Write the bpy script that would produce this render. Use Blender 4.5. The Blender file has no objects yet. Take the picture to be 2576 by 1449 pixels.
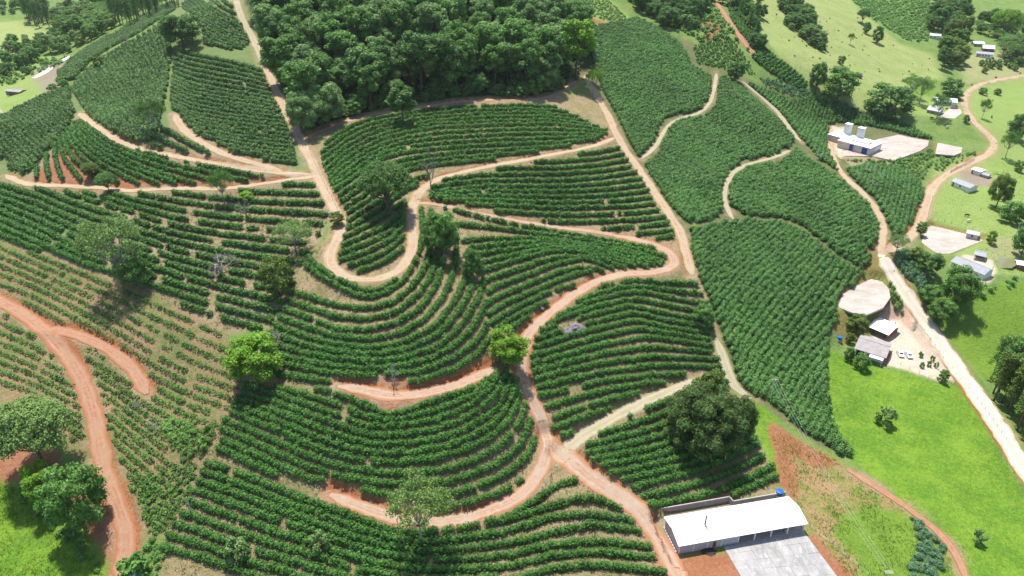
import bpy, math, random
import numpy as np
from math import radians, sin, cos, pi
random.seed(7); RS = np.random.RandomState(7)
scn = bpy.context.scene
COL = scn.collection
# ------------------------------------------------------------------ camera, sky, sun, exposure
CAMZ = 170.0; PITCH = radians(30.0); FPX = 1840.0; IW, IH = 2576.0, 1449.0
cam_d = bpy.data.cameras.new('camera'); cam = bpy.data.objects.new('camera', cam_d); COL.objects.link(cam)
cam.location = (0, 0, CAMZ); cam.rotation_euler = (pi/2 - PITCH, 0, 0)
cam_d.sensor_width = 36.0; cam_d.lens = 36.0*FPX/IW; cam_d.clip_start = 1.0; cam_d.clip_end = 6000.0
scn.camera = cam
SUN_DIR = np.array([0.13, -0.33, -1.0]); SUN_DIR /= np.linalg.norm(SUN_DIR)      # direction the light travels
sun_el = math.asin(-SUN_DIR[2]); sun_az = math.atan2(-SUN_DIR[0], -SUN_DIR[1])    # azimuth from +Y towards +X
w = bpy.data.worlds.new('World'); scn.world = w; w.use_nodes = True
nt = w.node_tree; nt.nodes.clear()
sky = nt.nodes.new('ShaderNodeTexSky'); sky.sky_type = 'NISHITA'; sky.sun_disc = False
sky.sun_elevation = sun_el; sky.sun_rotation = sun_az; sky.altitude = 800; sky.air_density = 1.0; sky.dust_density = 2.0
bg = nt.nodes.new('ShaderNodeBackground'); bg.inputs['Strength'].default_value = 0.14
wo = nt.nodes.new('ShaderNodeOutputWorld'); nt.links.new(sky.outputs[0], bg.inputs[0]); nt.links.new(bg.outputs[0], wo.inputs[0])
sl = bpy.data.lights.new('sun', 'SUN'); sl.energy = 4.7; sl.angle = radians(1.8); sl.color = (1.0, 0.965, 0.90)
so = bpy.data.objects.new('sun', sl); COL.objects.link(so); so.location = (-200, 300, 500)
from mathutils import Vector
so.rotation_euler = Vector(SUN_DIR).to_track_quat('-Z', 'Y').to_euler()
scn.view_settings.view_transform = 'Standard'; scn.view_settings.look = 'None'
scn.view_settings.exposure = 0.62; scn.view_settings.gamma = 1.0
try: scn.view_settings.use_curve_mapping = False
except Exception: pass
scn.render.engine = 'CYCLES'

# ------------------------------------------------------------------ materials
MATS = {}
def _mat(name):
    m = bpy.data.materials.new(name); m.use_nodes = True; m.node_tree.nodes.clear(); MATS[name] = m
    return m, m.node_tree
def _n(t, k, **kw):
    n = t.nodes.new(k)
    for a, b in kw.items(): setattr(n, a, b)
    return n
def _noise(t, scale, detail=4.0, rough=0.6, vec=None):
    n = _n(t, 'ShaderNodeTexNoise'); n.inputs['Scale'].default_value = scale
    n.inputs['Detail'].default_value = detail; n.inputs['Roughness'].default_value = rough
    if vec is not None: t.links.new(vec, n.inputs['Vector'])
    return n
def _ramp(t, fac, a, b):
    n = _n(t, 'ShaderNodeMapRange'); n.inputs['From Min'].default_value = a; n.inputs['From Max'].default_value = b
    n.clamp = True; t.links.new(fac, n.inputs['Value']); return n.outputs[0]
def _mix(t, fac, a, b, blend='MIX'):
    n = _n(t, 'ShaderNodeMix', data_type='RGBA', blend_type=blend); L = t.links
    for sock, v in ((n.inputs['Factor'], fac), (n.inputs['A'], a), (n.inputs['B'], b)): pass
    fs = [i for i in n.inputs if i.type == 'VALUE'][0]; cs = [i for i in n.inputs if i.type == 'RGBA']
    if isinstance(fac, (int, float)): fs.default_value = fac
    else: L.new(fac, fs)
    for s, v in zip(cs, (a, b)):
        if isinstance(v, tuple): s.default_value = (*v[:3], 1)
        else: L.new(v, s)
    return [o for o in n.outputs if o.type == 'RGBA'][0]
def leaf_mat(name, c1, c2, c3, nscale=0.25, trans=0.33, rough=0.55, spec=0.25):
    """foliage: colour differs leaf by leaf and in broad patches, partly painted sunlit brightness"""
    m, t = _mat(name); L = t.links
    geo = _n(t, 'ShaderNodeNewGeometry')
    n1 = _noise(t, nscale, 3, 0.6, geo.outputs['Position'])
    base = _mix(t, _ramp(t, n1.outputs[0], 0.36, 0.64), c1, c2)
    n0 = _noise(t, 0.028, 4, 0.6, geo.outputs['Position']); k0 = _n(t, 'ShaderNodeMapRange'); k0.inputs['From Min'].default_value = 0.33; k0.inputs['From Max'].default_value = 0.67; k0.inputs['To Min'].default_value = 0.74; k0.inputs['To Max'].default_value = 1.3; L.new(n0.outputs[0], k0.inputs['Value'])  # broad patches: varied leaf tone plus sunlit areas put into the colour
    sc0 = _n(t, 'ShaderNodeVectorMath', operation='SCALE'); L.new(base, sc0.inputs[0]); L.new(k0.outputs[0], sc0.inputs['Scale']); base = sc0.outputs[0]
    r = _n(t, 'ShaderNodeMapRange'); r.inputs['From Min'].default_value = 0.45; r.inputs['From Max'].default_value = 1.0
    L.new(geo.outputs['Random Per Island'], r.inputs['Value'])
    colr = _mix(t, r.outputs[0], base, c3)
    p = _n(t, 'ShaderNodeBsdfPrincipled'); L.new(colr, p.inputs['Base Color'])
    p.inputs['Roughness'].default_value = rough; p.inputs['Specular IOR Level'].default_value = spec
    tr = _n(t, 'ShaderNodeBsdfTranslucent'); L.new(colr, tr.inputs['Color'])
    mx = _n(t, 'ShaderNodeMixShader'); mx.inputs[0].default_value = trans
    L.new(p.outputs[0], mx.inputs[1]); L.new(tr.outputs[0], mx.inputs[2])
    o = _n(t, 'ShaderNodeOutputMaterial'); L.new(mx.outputs[0], o.inputs[0]); return m
def solid_mat(name, c1, c2=None, nscale=1.5, rough=0.8, spec=0.3, bump=0.0, bscale=6.0, metal=0.0, stretch=None, lo=0.35, hi=0.65, c3=None):
    m, t = _mat(name); L = t.links
    geo = _n(t, 'ShaderNodeNewGeometry'); vec = geo.outputs['Position']
    if stretch:
        mp = _n(t, 'ShaderNodeMapping'); mp.inputs['Scale'].default_value = stretch; L.new(vec, mp.inputs['Vector']); vec = mp.outputs[0]
    p = _n(t, 'ShaderNodeBsdfPrincipled')
    n1 = _noise(t, nscale, 5, 0.62, vec)
    colr = _mix(t, _ramp(t, n1.outputs[0], lo, hi), c1, c2 or tuple(0.8*x for x in c1))
    if c3:
        n3 = _noise(t, nscale*4.3, 4, 0.7, vec)
        colr = _mix(t, _ramp(t, n3.outputs[0], 0.52, 0.72), colr, c3)
    L.new(colr, p.inputs['Base Color'])
    p.inputs['Roughness'].default_value = rough; p.inputs['Specular IOR Level'].default_value = spec; p.inputs['Metallic'].default_value = metal
    if bump > 0:
        b = _n(t, 'ShaderNodeBump'); b.inputs['Strength'].default_value = bump; b.inputs['Distance'].default_value = 0.2
        nb = _noise(t, bscale, 4, 0.6, vec); L.new(nb.outputs[0], b.inputs['Height']); L.new(b.outputs[0], p.inputs['Normal'])
    o = _n(t, 'ShaderNodeOutputMaterial'); L.new(p.outputs[0], o.inputs[0]); return m
def road_mat(name, c1, c2, c3, edge, mid):
    """earth track: patches, compacted wheel lines, crown with weeds, crumbling edges (attribute across: -1..1)"""
    m, t = _mat(name); L = t.links
    geo = _n(t, 'ShaderNodeNewGeometry'); pos = geo.outputs['Position']; at = _n(t, 'ShaderNodeAttribute', attribute_name='across')
    ab = _n(t, 'ShaderNodeMath', operation='ABSOLUTE'); L.new(at.outputs['Fac'], ab.inputs[0])
    n1 = _noise(t, 0.13, 5, 0.65, pos); n2 = _noise(t, 0.8, 5, 0.7, pos); n3 = _noise(t, 2.6, 3, 0.7, pos)
    c = _mix(t, _ramp(t, n1.outputs[0], 0.38, 0.62), c1, c2); c = _mix(t, _ramp(t, n2.outputs[0], 0.5, 0.72), c, c3)
    d1 = _n(t, 'ShaderNodeMath', operation='SUBTRACT'); L.new(ab.outputs[0], d1.inputs[0]); d1.inputs[1].default_value = 0.46
    d2 = _n(t, 'ShaderNodeMath', operation='ABSOLUTE'); L.new(d1.outputs[0], d2.inputs[0]); d3 = _n(t, 'ShaderNodeMath', operation='MULTIPLY'); L.new(_ramp(t, d2.outputs[0], 0.2, 0.06), d3.inputs[0]); L.new(_ramp(t, n1.outputs[0], 0.4, 0.75), d3.inputs[1])
    c = _mix(t, d3.outputs[0], c, tuple(0.99*v for v in c3))
    s1 = _n(t, 'ShaderNodeMath', operation='SUBTRACT'); L.new(n2.outputs[0], s1.inputs[0]); L.new(ab.outputs[0], s1.inputs[1])
    c = _mix(t, _ramp(t, s1.outputs[0], 0.33, 0.50), c, mid)
    ad = _n(t, 'ShaderNodeMath', operation='ADD'); L.new(n2.outputs[0], ad.inputs[0]); L.new(ab.outputs[0], ad.inputs[1])
    c = _mix(t, _ramp(t, ad.outputs[0], 1.18, 1.42), c, edge)
    p = _n(t, 'ShaderNodeBsdfPrincipled'); L.new(c, p.inputs['Base Color']); p.inputs['Roughness'].default_value = 0.95; p.inputs['Specular IOR Level'].default_value = 0.1
    b = _n(t, 'ShaderNodeBump'); b.inputs['Strength'].default_value = 0.6; b.inputs['Distance'].default_value = 0.2; L.new(n3.outputs[0], b.inputs['Height']); L.new(b.outputs[0], p.inputs['Normal'])
    o = _n(t, 'ShaderNodeOutputMaterial'); L.new(p.outputs[0], o.inputs[0]); return m
def ground_mat():
    """two cover colours per point (attributes cover_a / cover_b) mixed by fractal noise"""
    m, t = _mat('ground_cover'); L = t.links
    geo = _n(t, 'ShaderNodeNewGeometry'); pos = geo.outputs['Position']
    a = _n(t, 'ShaderNodeAttribute', attribute_name='cover_a'); b = _n(t, 'ShaderNodeAttribute', attribute_name='cover_b')
    n1 = _noise(t, 0.10, 6, 0.68, pos); n2 = _noise(t, 0.9, 5, 0.7, pos); n3 = _noise(t, 3.5, 3, 0.7, pos)
    ad = _n(t, 'ShaderNodeMath', operation='ADD'); L.new(n1.outputs[0], ad.inputs[0]); L.new(n2.outputs[0], ad.inputs[1])
    c = _mix(t, _ramp(t, ad.outputs[0], 0.84, 1.16), a.outputs[0], b.outputs[0])
    f = _ramp(t, n3.outputs[0], 0.35, 0.75)
    mr = _n(t, 'ShaderNodeMapRange'); mr.inputs['To Min'].default_value = 0.7; mr.inputs['To Max'].default_value = 1.3
    L.new(n3.outputs[0], mr.inputs['Value']); mr.inputs['From Min'].default_value = 0.3; mr.inputs['From Max'].default_value = 0.7
    mu = _n(t, 'ShaderNodeVectorMath', operation='SCALE'); L.new(c, mu.inputs[0]); L.new(mr.outputs[0], mu.inputs['Scale'])
    p = _n(t, 'ShaderNodeBsdfPrincipled'); L.new(mu.outputs[0], p.inputs['Base Color'])
    p.inputs['Roughness'].default_value = 0.95; p.inputs['Specular IOR Level'].default_value = 0.1
    bp = _n(t, 'ShaderNodeBump'); bp.inputs['Strength'].default_value = 0.8; bp.inputs['Distance'].default_value = 0.7
    L.new(n2.outputs[0], bp.inputs['Height']); L.new(bp.outputs[0], p.inputs['Normal'])
    o = _n(t, 'ShaderNodeOutputMaterial'); L.new(p.outputs[0], o.inputs[0]); return m
ground_mat()
leaf_mat('coffee', (0.042,0.128,0.022), (0.068,0.185,0.028), (0.125,0.285,0.046), 0.35)
leaf_mat('coffee_dense', (0.062,0.160,0.036), (0.105,0.235,0.052), (0.170,0.325,0.078), 0.12)  # lighter, yellower than coffee: sunlit slope brightness put into the leaf colour
leaf_mat('coffee_hill', (0.062,0.138,0.036), (0.095,0.190,0.045), (0.150,0.265,0.066), 0.12)
leaf_mat('coffee_young', (0.068,0.172,0.030), (0.124,0.241,0.051), (0.199,0.322,0.071), 0.3)
leaf_mat('leaf_dark', (0.055,0.140,0.031), (0.091,0.202,0.039), (0.150,0.280,0.055), 0.3)
leaf_mat('leaf_mid', (0.072,0.186,0.034), (0.120,0.264,0.046), (0.192,0.354,0.070), 0.3)
leaf_mat('leaf_pale', (0.120,0.225,0.065), (0.175,0.300,0.085), (0.235,0.370,0.115), 0.3)
leaf_mat('leaf_lime', (0.106,0.253,0.012), (0.161,0.333,0.018), (0.236,0.414,0.030), 0.3, 0.3)
leaf_mat('leaf_olive', (0.073,0.144,0.026), (0.136,0.211,0.036), (0.219,0.279,0.045), 0.4)
leaf_mat('leaf_airy', (0.133,0.241,0.057), (0.197,0.306,0.077), (0.283,0.386,0.109), 0.4, 0.3)
leaf_mat('leaf_blue', (0.071,0.165,0.073), (0.107,0.220,0.097), (0.166,0.286,0.136), 0.4)
leaf_mat('leaf_crop', (0.095,0.220,0.039), (0.154,0.297,0.058), (0.214,0.363,0.077), 0.3)
leaf_mat('leaf_giant', (0.050,0.112,0.026), (0.082,0.150,0.032), (0.145,0.205,0.042), 0.25)
leaf_mat('leaf_grass', (0.150,0.265,0.025), (0.200,0.320,0.032), (0.26,0.38,0.05), 0.3)
leaf_mat('leaf_straw', (0.367,0.270,0.132), (0.302,0.240,0.106), (0.194,0.220,0.062), 0.4)
solid_mat('bark', (0.14,0.11,0.085), (0.08,0.065,0.05), 2.0, 0.9, 0.1)
solid_mat('bark_pale', (0.34,0.31,0.28), (0.22,0.20,0.18), 2.0, 0.9, 0.1)
road_mat('dirt_red', (0.36,0.260,0.185), (0.33,0.180,0.105), (0.40,0.32,0.26), (0.35,0.15,0.07), (0.33,0.27,0.20))
road_mat('dirt_gate', (0.33,0.190,0.118), (0.30,0.130,0.070), (0.36,0.24,0.165), (0.30,0.12,0.055), (0.32,0.20,0.12))
road_mat('dirt_pale', (0.39,0.295,0.205), (0.34,0.205,0.125), (0.43,0.35,0.26), (0.27,0.24,0.11), (0.36,0.30,0.20))
road_mat('dirt_white', (0.56,0.49,0.40), (0.50,0.40,0.30), (0.60,0.56,0.49), (0.36,0.31,0.20), (0.50,0.43,0.32))
road_mat('dirt_straw', (0.36,0.30,0.22), (0.28,0.25,0.14), (0.41,0.36,0.29), (0.22,0.22,0.09), (0.30,0.28,0.14))
solid_mat('bank_red', (0.47,0.17,0.065), (0.36,0.115,0.045), 0.5, 0.95, 0.1, 0.8, 1.5, c3=(0.52,0.25,0.12))
solid_mat('concrete_grey', (0.37,0.355,0.34), (0.25,0.24,0.23), 0.25, 0.9, 0.2, 0.2, 3.0, c3=(0.46,0.45,0.43), stretch=(1,0.45,1))
solid_mat('concrete_light', (0.43,0.375,0.33), (0.33,0.275,0.23), 0.22, 0.9, 0.2, 0.2, 3.0, c3=(0.50,0.465,0.43), stretch=(0.5,1,1))
solid_mat('roof_white', (0.80,0.80,0.80), (0.72,0.72,0.71), 0.5, 0.45, 0.4)
solid_mat('roof_fibre', (0.50,0.49,0.49), (0.42,0.40,0.40), 0.6, 0.85, 0.2, 0.2, 4.0)
solid_mat('roof_lilac', (0.35,0.31,0.30), (0.27,0.235,0.225), 0.5, 0.85, 0.2, 0.2, 4.0, c3=(0.40,0.37,0.36))
solid_mat('roof_slate', (0.34,0.35,0.37), (0.28,0.29,0.31), 0.7, 0.8, 0.2)
solid_mat('wall_white', (0.74,0.73,0.71), (0.68,0.66,0.63), 0.8, 0.85, 0.2)
solid_mat('wall_block', (0.42,0.43,0.46), (0.36,0.37,0.40), 1.0, 0.9, 0.15)
solid_mat('wall_concrete', (0.42,0.38,0.36), (0.34,0.30,0.28), 0.8, 0.9, 0.15)
solid_mat('wall_beige', (0.60,0.54,0.49), (0.54,0.47,0.42), 0.8, 0.9, 0.15)
solid_mat('wall_brick', (0.36,0.14,0.09), (0.28,0.10,0.07), 1.2, 0.9, 0.15)
solid_mat('door_brown', (0.20,0.075,0.055), None, 2, 0.7)
solid_mat('door_blue', (0.02,0.07,0.30), None, 2, 0.5)
solid_mat('tank_blue', (0.015,0.12,0.45), None, 2, 0.4)
solid_mat('opening_shade', (0.02,0.018,0.016), None, 2, 0.9)  # near-black paint standing in for the shade inside openings
solid_mat('glass', (0.03,0.035,0.04), None, 2, 0.1, 0.6)
solid_mat('metal_dark', (0.06,0.06,0.06), None, 2, 0.5, 0.4)
solid_mat('pole_grey', (0.55,0.54,0.52), (0.46,0.45,0.43), 2, 0.8)
solid_mat('wire', (0.45,0.45,0.44), None, 2, 0.5)
solid_mat('wood', (0.20,0.145,0.10), (0.13,0.095,0.07), 2, 0.9)
solid_mat('car_white', (0.80,0.80,0.80), (0.78,0.78,0.78), 0.5, 0.25, 0.5)
solid_mat('rubber', (0.015,0.015,0.015), None, 2, 0.8)
solid_mat('rock', (0.20,0.18,0.20), (0.10,0.09,0.10), 0.9, 0.95, 0.1, 0.8, 2.5, c3=(0.30,0.27,0.27))
solid_mat('rock_white', (0.80,0.80,0.80), (0.68,0.67,0.66), 0.4, 0.8, 0.2, 0.6, 1.5)
solid_mat('ash', (0.035,0.032,0.03), (0.07,0.06,0.055), 2, 0.95, 0.1, 0.6, 3)
solid_mat('pond', (0.20,0.19,0.10), (0.17,0.17,0.085), 0.3, 0.08, 0.5)
solid_mat('pond_brown', (0.36,0.26,0.15), (0.32,0.23,0.13), 0.3, 0.08, 0.5)
solid_mat('cow_black', (0.02,0.018,0.016), None, 2, 0.8)
solid_mat('cow_white', (0.66,0.62,0.56), None, 2, 0.8)

# ------------------------------------------------------------------ terrain: heights known at points along sight lines, thin-plate surface between them
def ray(px, py):
    u = (np.asarray(px, float)-IW/2)/FPX; v = (np.asarray(py, float)-IH/2)/FPX
    return u, cos(PITCH)-sin(PITCH)*v, -sin(PITCH)-cos(PITCH)*v
CP = np.array([   # survey points: picture position and distance along the optical axis (m)
 # foreground, from the gate track at the left to the pasture at the right
 (60,1300,196),(60,1449,182),(300,1440,183),(300,1250,196),(110,1170,205),(60,1050,216),(240,1060,214),(420,1380,184),(650,1440,180),(900,1440,179),(1200,1440,179),(1450,1440,180),(1700,1449,182),
 (1640,1300,197),(1985,1260,207),(1706,1392,190),(2021,1336,195),(2112,1449,184),(2300,1400,193),(2500,1420,193),(2550,1250,216),(2350,1200,221),(2150,1150,224),(2300,1050,242),(2500,1100,237),
 # spur with the hairpin
 (500,1200,199),(700,1250,192),(1000,1270,189),(1200,1280,191),(1380,1160,207),(600,1000,214),(750,1100,200),(1000,1100,199),(1200,1080,204),(1330,1000,219),
 (800,900,216),(985,960,210),(1200,920,219),(930,830,221),(720,780,233),(1100,800,226),(1200,780,235),(930,715,236),(830,660,242),(1040,620,250),(860,560,262),(950,620,247),(1100,560,266),
 # left slope
 (500,1080,208),(350,950,226),(150,880,232),(60,760,252),(300,760,245),(500,830,230),(650,680,250),(500,600,268),(250,600,267),(60,600,274),(60,480,305),(250,480,302),(450,480,295),(650,470,294),(780,440,296),(800,500,279),
 # hollow and centre
 (1450,1100,211),(1480,1210,199),(1650,1180,208),(1600,1280,200),(1560,1000,222),(1400,900,229),(1600,850,243),(1780,960,238),(1880,1050,230),(1340,820,238),(1500,700,264),(1700,650,281),(1300,640,264),(1500,600,285),(1690,570,298),
 (1080,470,283),(1300,480,298),(1550,480,315),(1300,400,318),(1540,350,352),(1000,400,303),(820,400,305),(770,350,322),(900,300,338),(1100,265,356),(1380,250,372),(1500,250,385),
 # forest hill
 (750,250,356),(1000,150,390),(1250,150,408),(1450,120,425),(700,100,415),(1000,20,440),(1250,20,452),(1450,20,470),
 # west hill
 (520,15,452),(590,-5,455),(660,0,448),(760,0,443),
 (560,400,303),(450,330,322),(300,350,318),(120,430,312),(180,300,352),(60,300,368),(250,200,400),(400,200,378),(600,250,352),(640,120,402),(450,60,430),(600,30,440),(330,110,432),(0,330,352),(0,420,330),
 # east slope
 (1850,900,252),(1800,750,270),(2000,1000,240),(2140,1150,223),(2080,900,262),(2000,800,272),(1900,650,292),(2120,700,300),(1850,540,318),(2050,560,325),(1750,470,328),(1640,400,346),(1950,400,366),(1700,300,385),(1900,270,405),(1550,120,440),(1700,120,452),(1800,200,430),(2000,330,396),(1600,40,490),(1750,30,510),(1850,120,470),
 # valley with the road
 (2215,640,308),(2240,880,272),(2170,750,289),(2450,850,286),(2550,900,281),(2440,980,263),(2560,1000,262),(2400,700,308),(2550,700,310),(2330,560,342),(2200,520,340),(2450,560,346),(2560,500,375),(2400,440,392),(2150,370,425),(2300,370,430),(2250,270,470),(2100,240,470),(2420,280,478),(2560,300,480),(2100,330,420),
 (2550,400,425),(2450,200,540),(2500,120,610),(2350,180,545),(2200,140,540),(2050,90,540),(1950,60,530),(1960,160,470),(2150,40,610),(2300,60,650),(2450,40,720),(2560,20,760),(2250,0,700),(2000,0,600),(1880,0,560),(2576,200,550),
 # west valley beyond the ridge
 (30,235,520),(100,190,560),(20,150,610),(170,140,600),(60,90,680),(200,60,700),(20,20,860),(150,10,880),(300,30,800),(380,15,800),(240,130,545),(175,180,505),(285,88,600),
], float)
EX = np.array([  # ground outside the picture and behind ridges: x, y, z
 (-70,55,22),(0,55,25),(70,55,22),(-180,60,24),(180,60,10),(-260,180,24),(260,150,2),(-330,330,42),(330,300,5),(-420,480,35),(420,480,20),(-600,700,30),(600,700,40),(-700,1000,60),(-350,1150,60),(0,1100,95),(350,1150,70),(750,1100,80),(-600,250,20),(650,250,30),(-500,60,10),(550,60,20),
 (-130,640,72),(0,640,98),(120,640,95),(-700,1500,140),(0,1500,170),(700,1500,160),(900,800,60),(-900,800,50),(60,560,98),(-60,560,98),(-150,540,86),(-185,530,84),
], float)
dx, dy, dz = ray(CP[:,0], CP[:,1])
P3 = np.stack([dx*CP[:,2], dy*CP[:,2], CAMZ+dz*CP[:,2]], 1); P3 = np.concatenate([P3, EX], 0)
def tps_fit(P, lam):
    S = 100.0; xy = P[:,:2]/S; n = len(P)
    d2 = ((xy[:,None]-xy[None])**2).sum(-1); K = 0.5*d2*np.log(d2+1e-9)
    A = np.zeros((n+3, n+3)); A[:n,:n] = K+lam*np.eye(n); A[:n,n] = 1; A[:n,n+1:] = xy; A[n,:n] = 1; A[n+1:,:n] = xy.T
    b = np.zeros(n+3); b[:n] = P[:,2]; return xy, np.linalg.solve(A, b)
TX, TW = tps_fit(P3, 0.006)
def tps(x, y):
    x = np.asarray(x, float).ravel()/100; y = np.asarray(y, float).ravel()/100; out = np.empty(len(x)); n = len(TX)
    for i in range(0, len(x), 20000):
        a = x[i:i+20000]; b = y[i:i+20000]
        d2 = (a[:,None]-TX[None,:,0])**2+(b[:,None]-TX[None,:,1])**2
        out[i:i+20000] = (0.5*d2*np.log(d2+1e-9))@TW[:n]+TW[n]+TW[n+1]*a+TW[n+2]*b
    return out
def lines(a, b, inner, fine, grow, mx):
    v = [inner[0]]
    while v[-1] < inner[1]: v.append(v[-1]+fine)
    s = fine
    while v[-1] < b: s = min(s*grow, mx); v.append(v[-1]+s)
    s = fine
    while v[0] > a: s = min(s*grow, mx); v.insert(0, v[0]-s)
    return np.array(v)
GX = lines(-950, 1000, (-170, 215), 0.95, 1.03, 25); GY = lines(30, 1650, (100, 330), 0.95, 1.018, 25)
NX, NY = len(GX), len(GY); MX, MY = np.meshgrid(GX, GY)
HZ = tps(MX, MY).reshape(NY, NX)
class WN:      # value noise in the ground plane
    def __init__(s, seed): s.t = np.random.RandomState(seed).rand(256, 256)
    def __call__(s, x, y, sc):
        x = np.asarray(x)/sc+1000; y = np.asarray(y)/sc+1000; ix = np.floor(x).astype(int); iy = np.floor(y).astype(int)
        fx = x-ix; fy = y-iy; fx = fx*fx*(3-2*fx); fy = fy*fy*(3-2*fy); g = lambda a, b: s.t[b & 255, a & 255]
        return (g(ix,iy)*(1-fx)+g(ix+1,iy)*fx)*(1-fy)+(g(ix,iy+1)*(1-fx)+g(ix+1,iy+1)*fx)*fy-0.5
N1, N2, N3 = WN(1), WN(2), WN(3)
HZ += 1.6*N1(MX, MY, 38)+0.7*N2(MX, MY, 13)+0.25*N3(MX, MY, 4.5)
def samp(F, x, y):
    x = np.asarray(x, float); y = np.asarray(y, float)
    i = np.clip(np.searchsorted(GX, x)-1, 0, NX-2); j = np.clip(np.searchsorted(GY, y)-1, 0, NY-2)
    fx = np.clip((x-GX[i])/(GX[i+1]-GX[i]), 0, 1); fy = np.clip((y-GY[j])/(GY[j+1]-GY[j]), 0, 1)
    return (F[j,i]*(1-fx)+F[j,i+1]*fx)*(1-fy)+(F[j+1,i]*(1-fx)+F[j+1,i+1]*fx)*fy
def hgt(x, y): return samp(HZ, x, y)
TS = np.geomspace(95, 1500, 620)
def cast(px, py):
    """where the sight line through a picture point meets the ground; returns x, y, z, distance"""
    px = np.atleast_1d(np.asarray(px, float)); py = np.atleast_1d(np.asarray(py, float)); out = np.zeros((len(px), 4))
    for k in range(0, len(px), 3000):
        u, a, b = ray(px[k:k+3000], py[k:k+3000]); T = TS[None,:]
        g = CAMZ+b[:,None]*T-hgt(u[:,None]*T, a[:,None]*T)
        hit = g <= 0; i = np.where(hit.any(1), hit.argmax(1), len(TS)-1); i = np.maximum(i, 1); r = np.arange(len(i))
        g0, g1 = g[r,i-1], g[r,i]; f = np.where(g0 != g1, np.clip(g0/(g0-g1+1e-12), 0, 1), 0)
        t = TS[i-1]+(TS[i]-TS[i-1])*f
        out[k:k+3000] = np.stack([u*t, a*t, CAMZ+b*t, t], 1)
    return out
def dens(pts, step=8.0, closed=False):
    p = np.array(pts, float)
    if closed: p = np.concatenate([p, p[:1]], 0)
    o = [p[0]]
    for a, b in zip(p[:-1], p[1:]):
        n = max(1, int(np.hypot(*(b-a))/step))
        for i in range(1, n+1): o.append(a+(b-a)*i/n)
    return np.array(o)
def smooth_line(p, it=3):
    p = np.array(p, float)
    for _ in range(it): q = p.copy(); q[1:-1] = 0.25*p[:-2]+0.5*p[1:-1]+0.25*p[2:]; p = q
    return p
def wpoly(pts, step=14):
    q = dens(pts, step, True)[:-1]; return cast(q[:,0], q[:,1])[:,:2]
def inpoly(x, y, poly):
    x = np.asarray(x); y = np.asarray(y); res = np.zeros(x.shape, bool)
    bb = (x >= poly[:,0].min())&(x <= poly[:,0].max())&(y >= poly[:,1].min())&(y <= poly[:,1].max())
    if not bb.any(): return res
    xs, ys = x[bb], y[bb]; r = np.zeros(xs.shape, bool); n = len(poly)
    for i in range(n):
        x0, y0 = poly[i]; x1, y1 = poly[(i+1) % n]
        if y0 == y1: continue
        c = ((y0 > ys) != (y1 > ys))&(xs < (x1-x0)*(ys-y0)/(y1-y0)+x0); r ^= c
    res[bb] = r; return res
def resample(p, step):
    p = np.asarray(p, float); s = np.concatenate([[0], np.cumsum(np.linalg.norm(np.diff(p[:,:2], axis=0), axis=1))])
    n = max(2, int(s[-1]/step)+1); t = np.linspace(0, s[-1], n)
    return np.stack([np.interp(t, s, p[:,k]) for k in range(p.shape[1])], 1)

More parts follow.
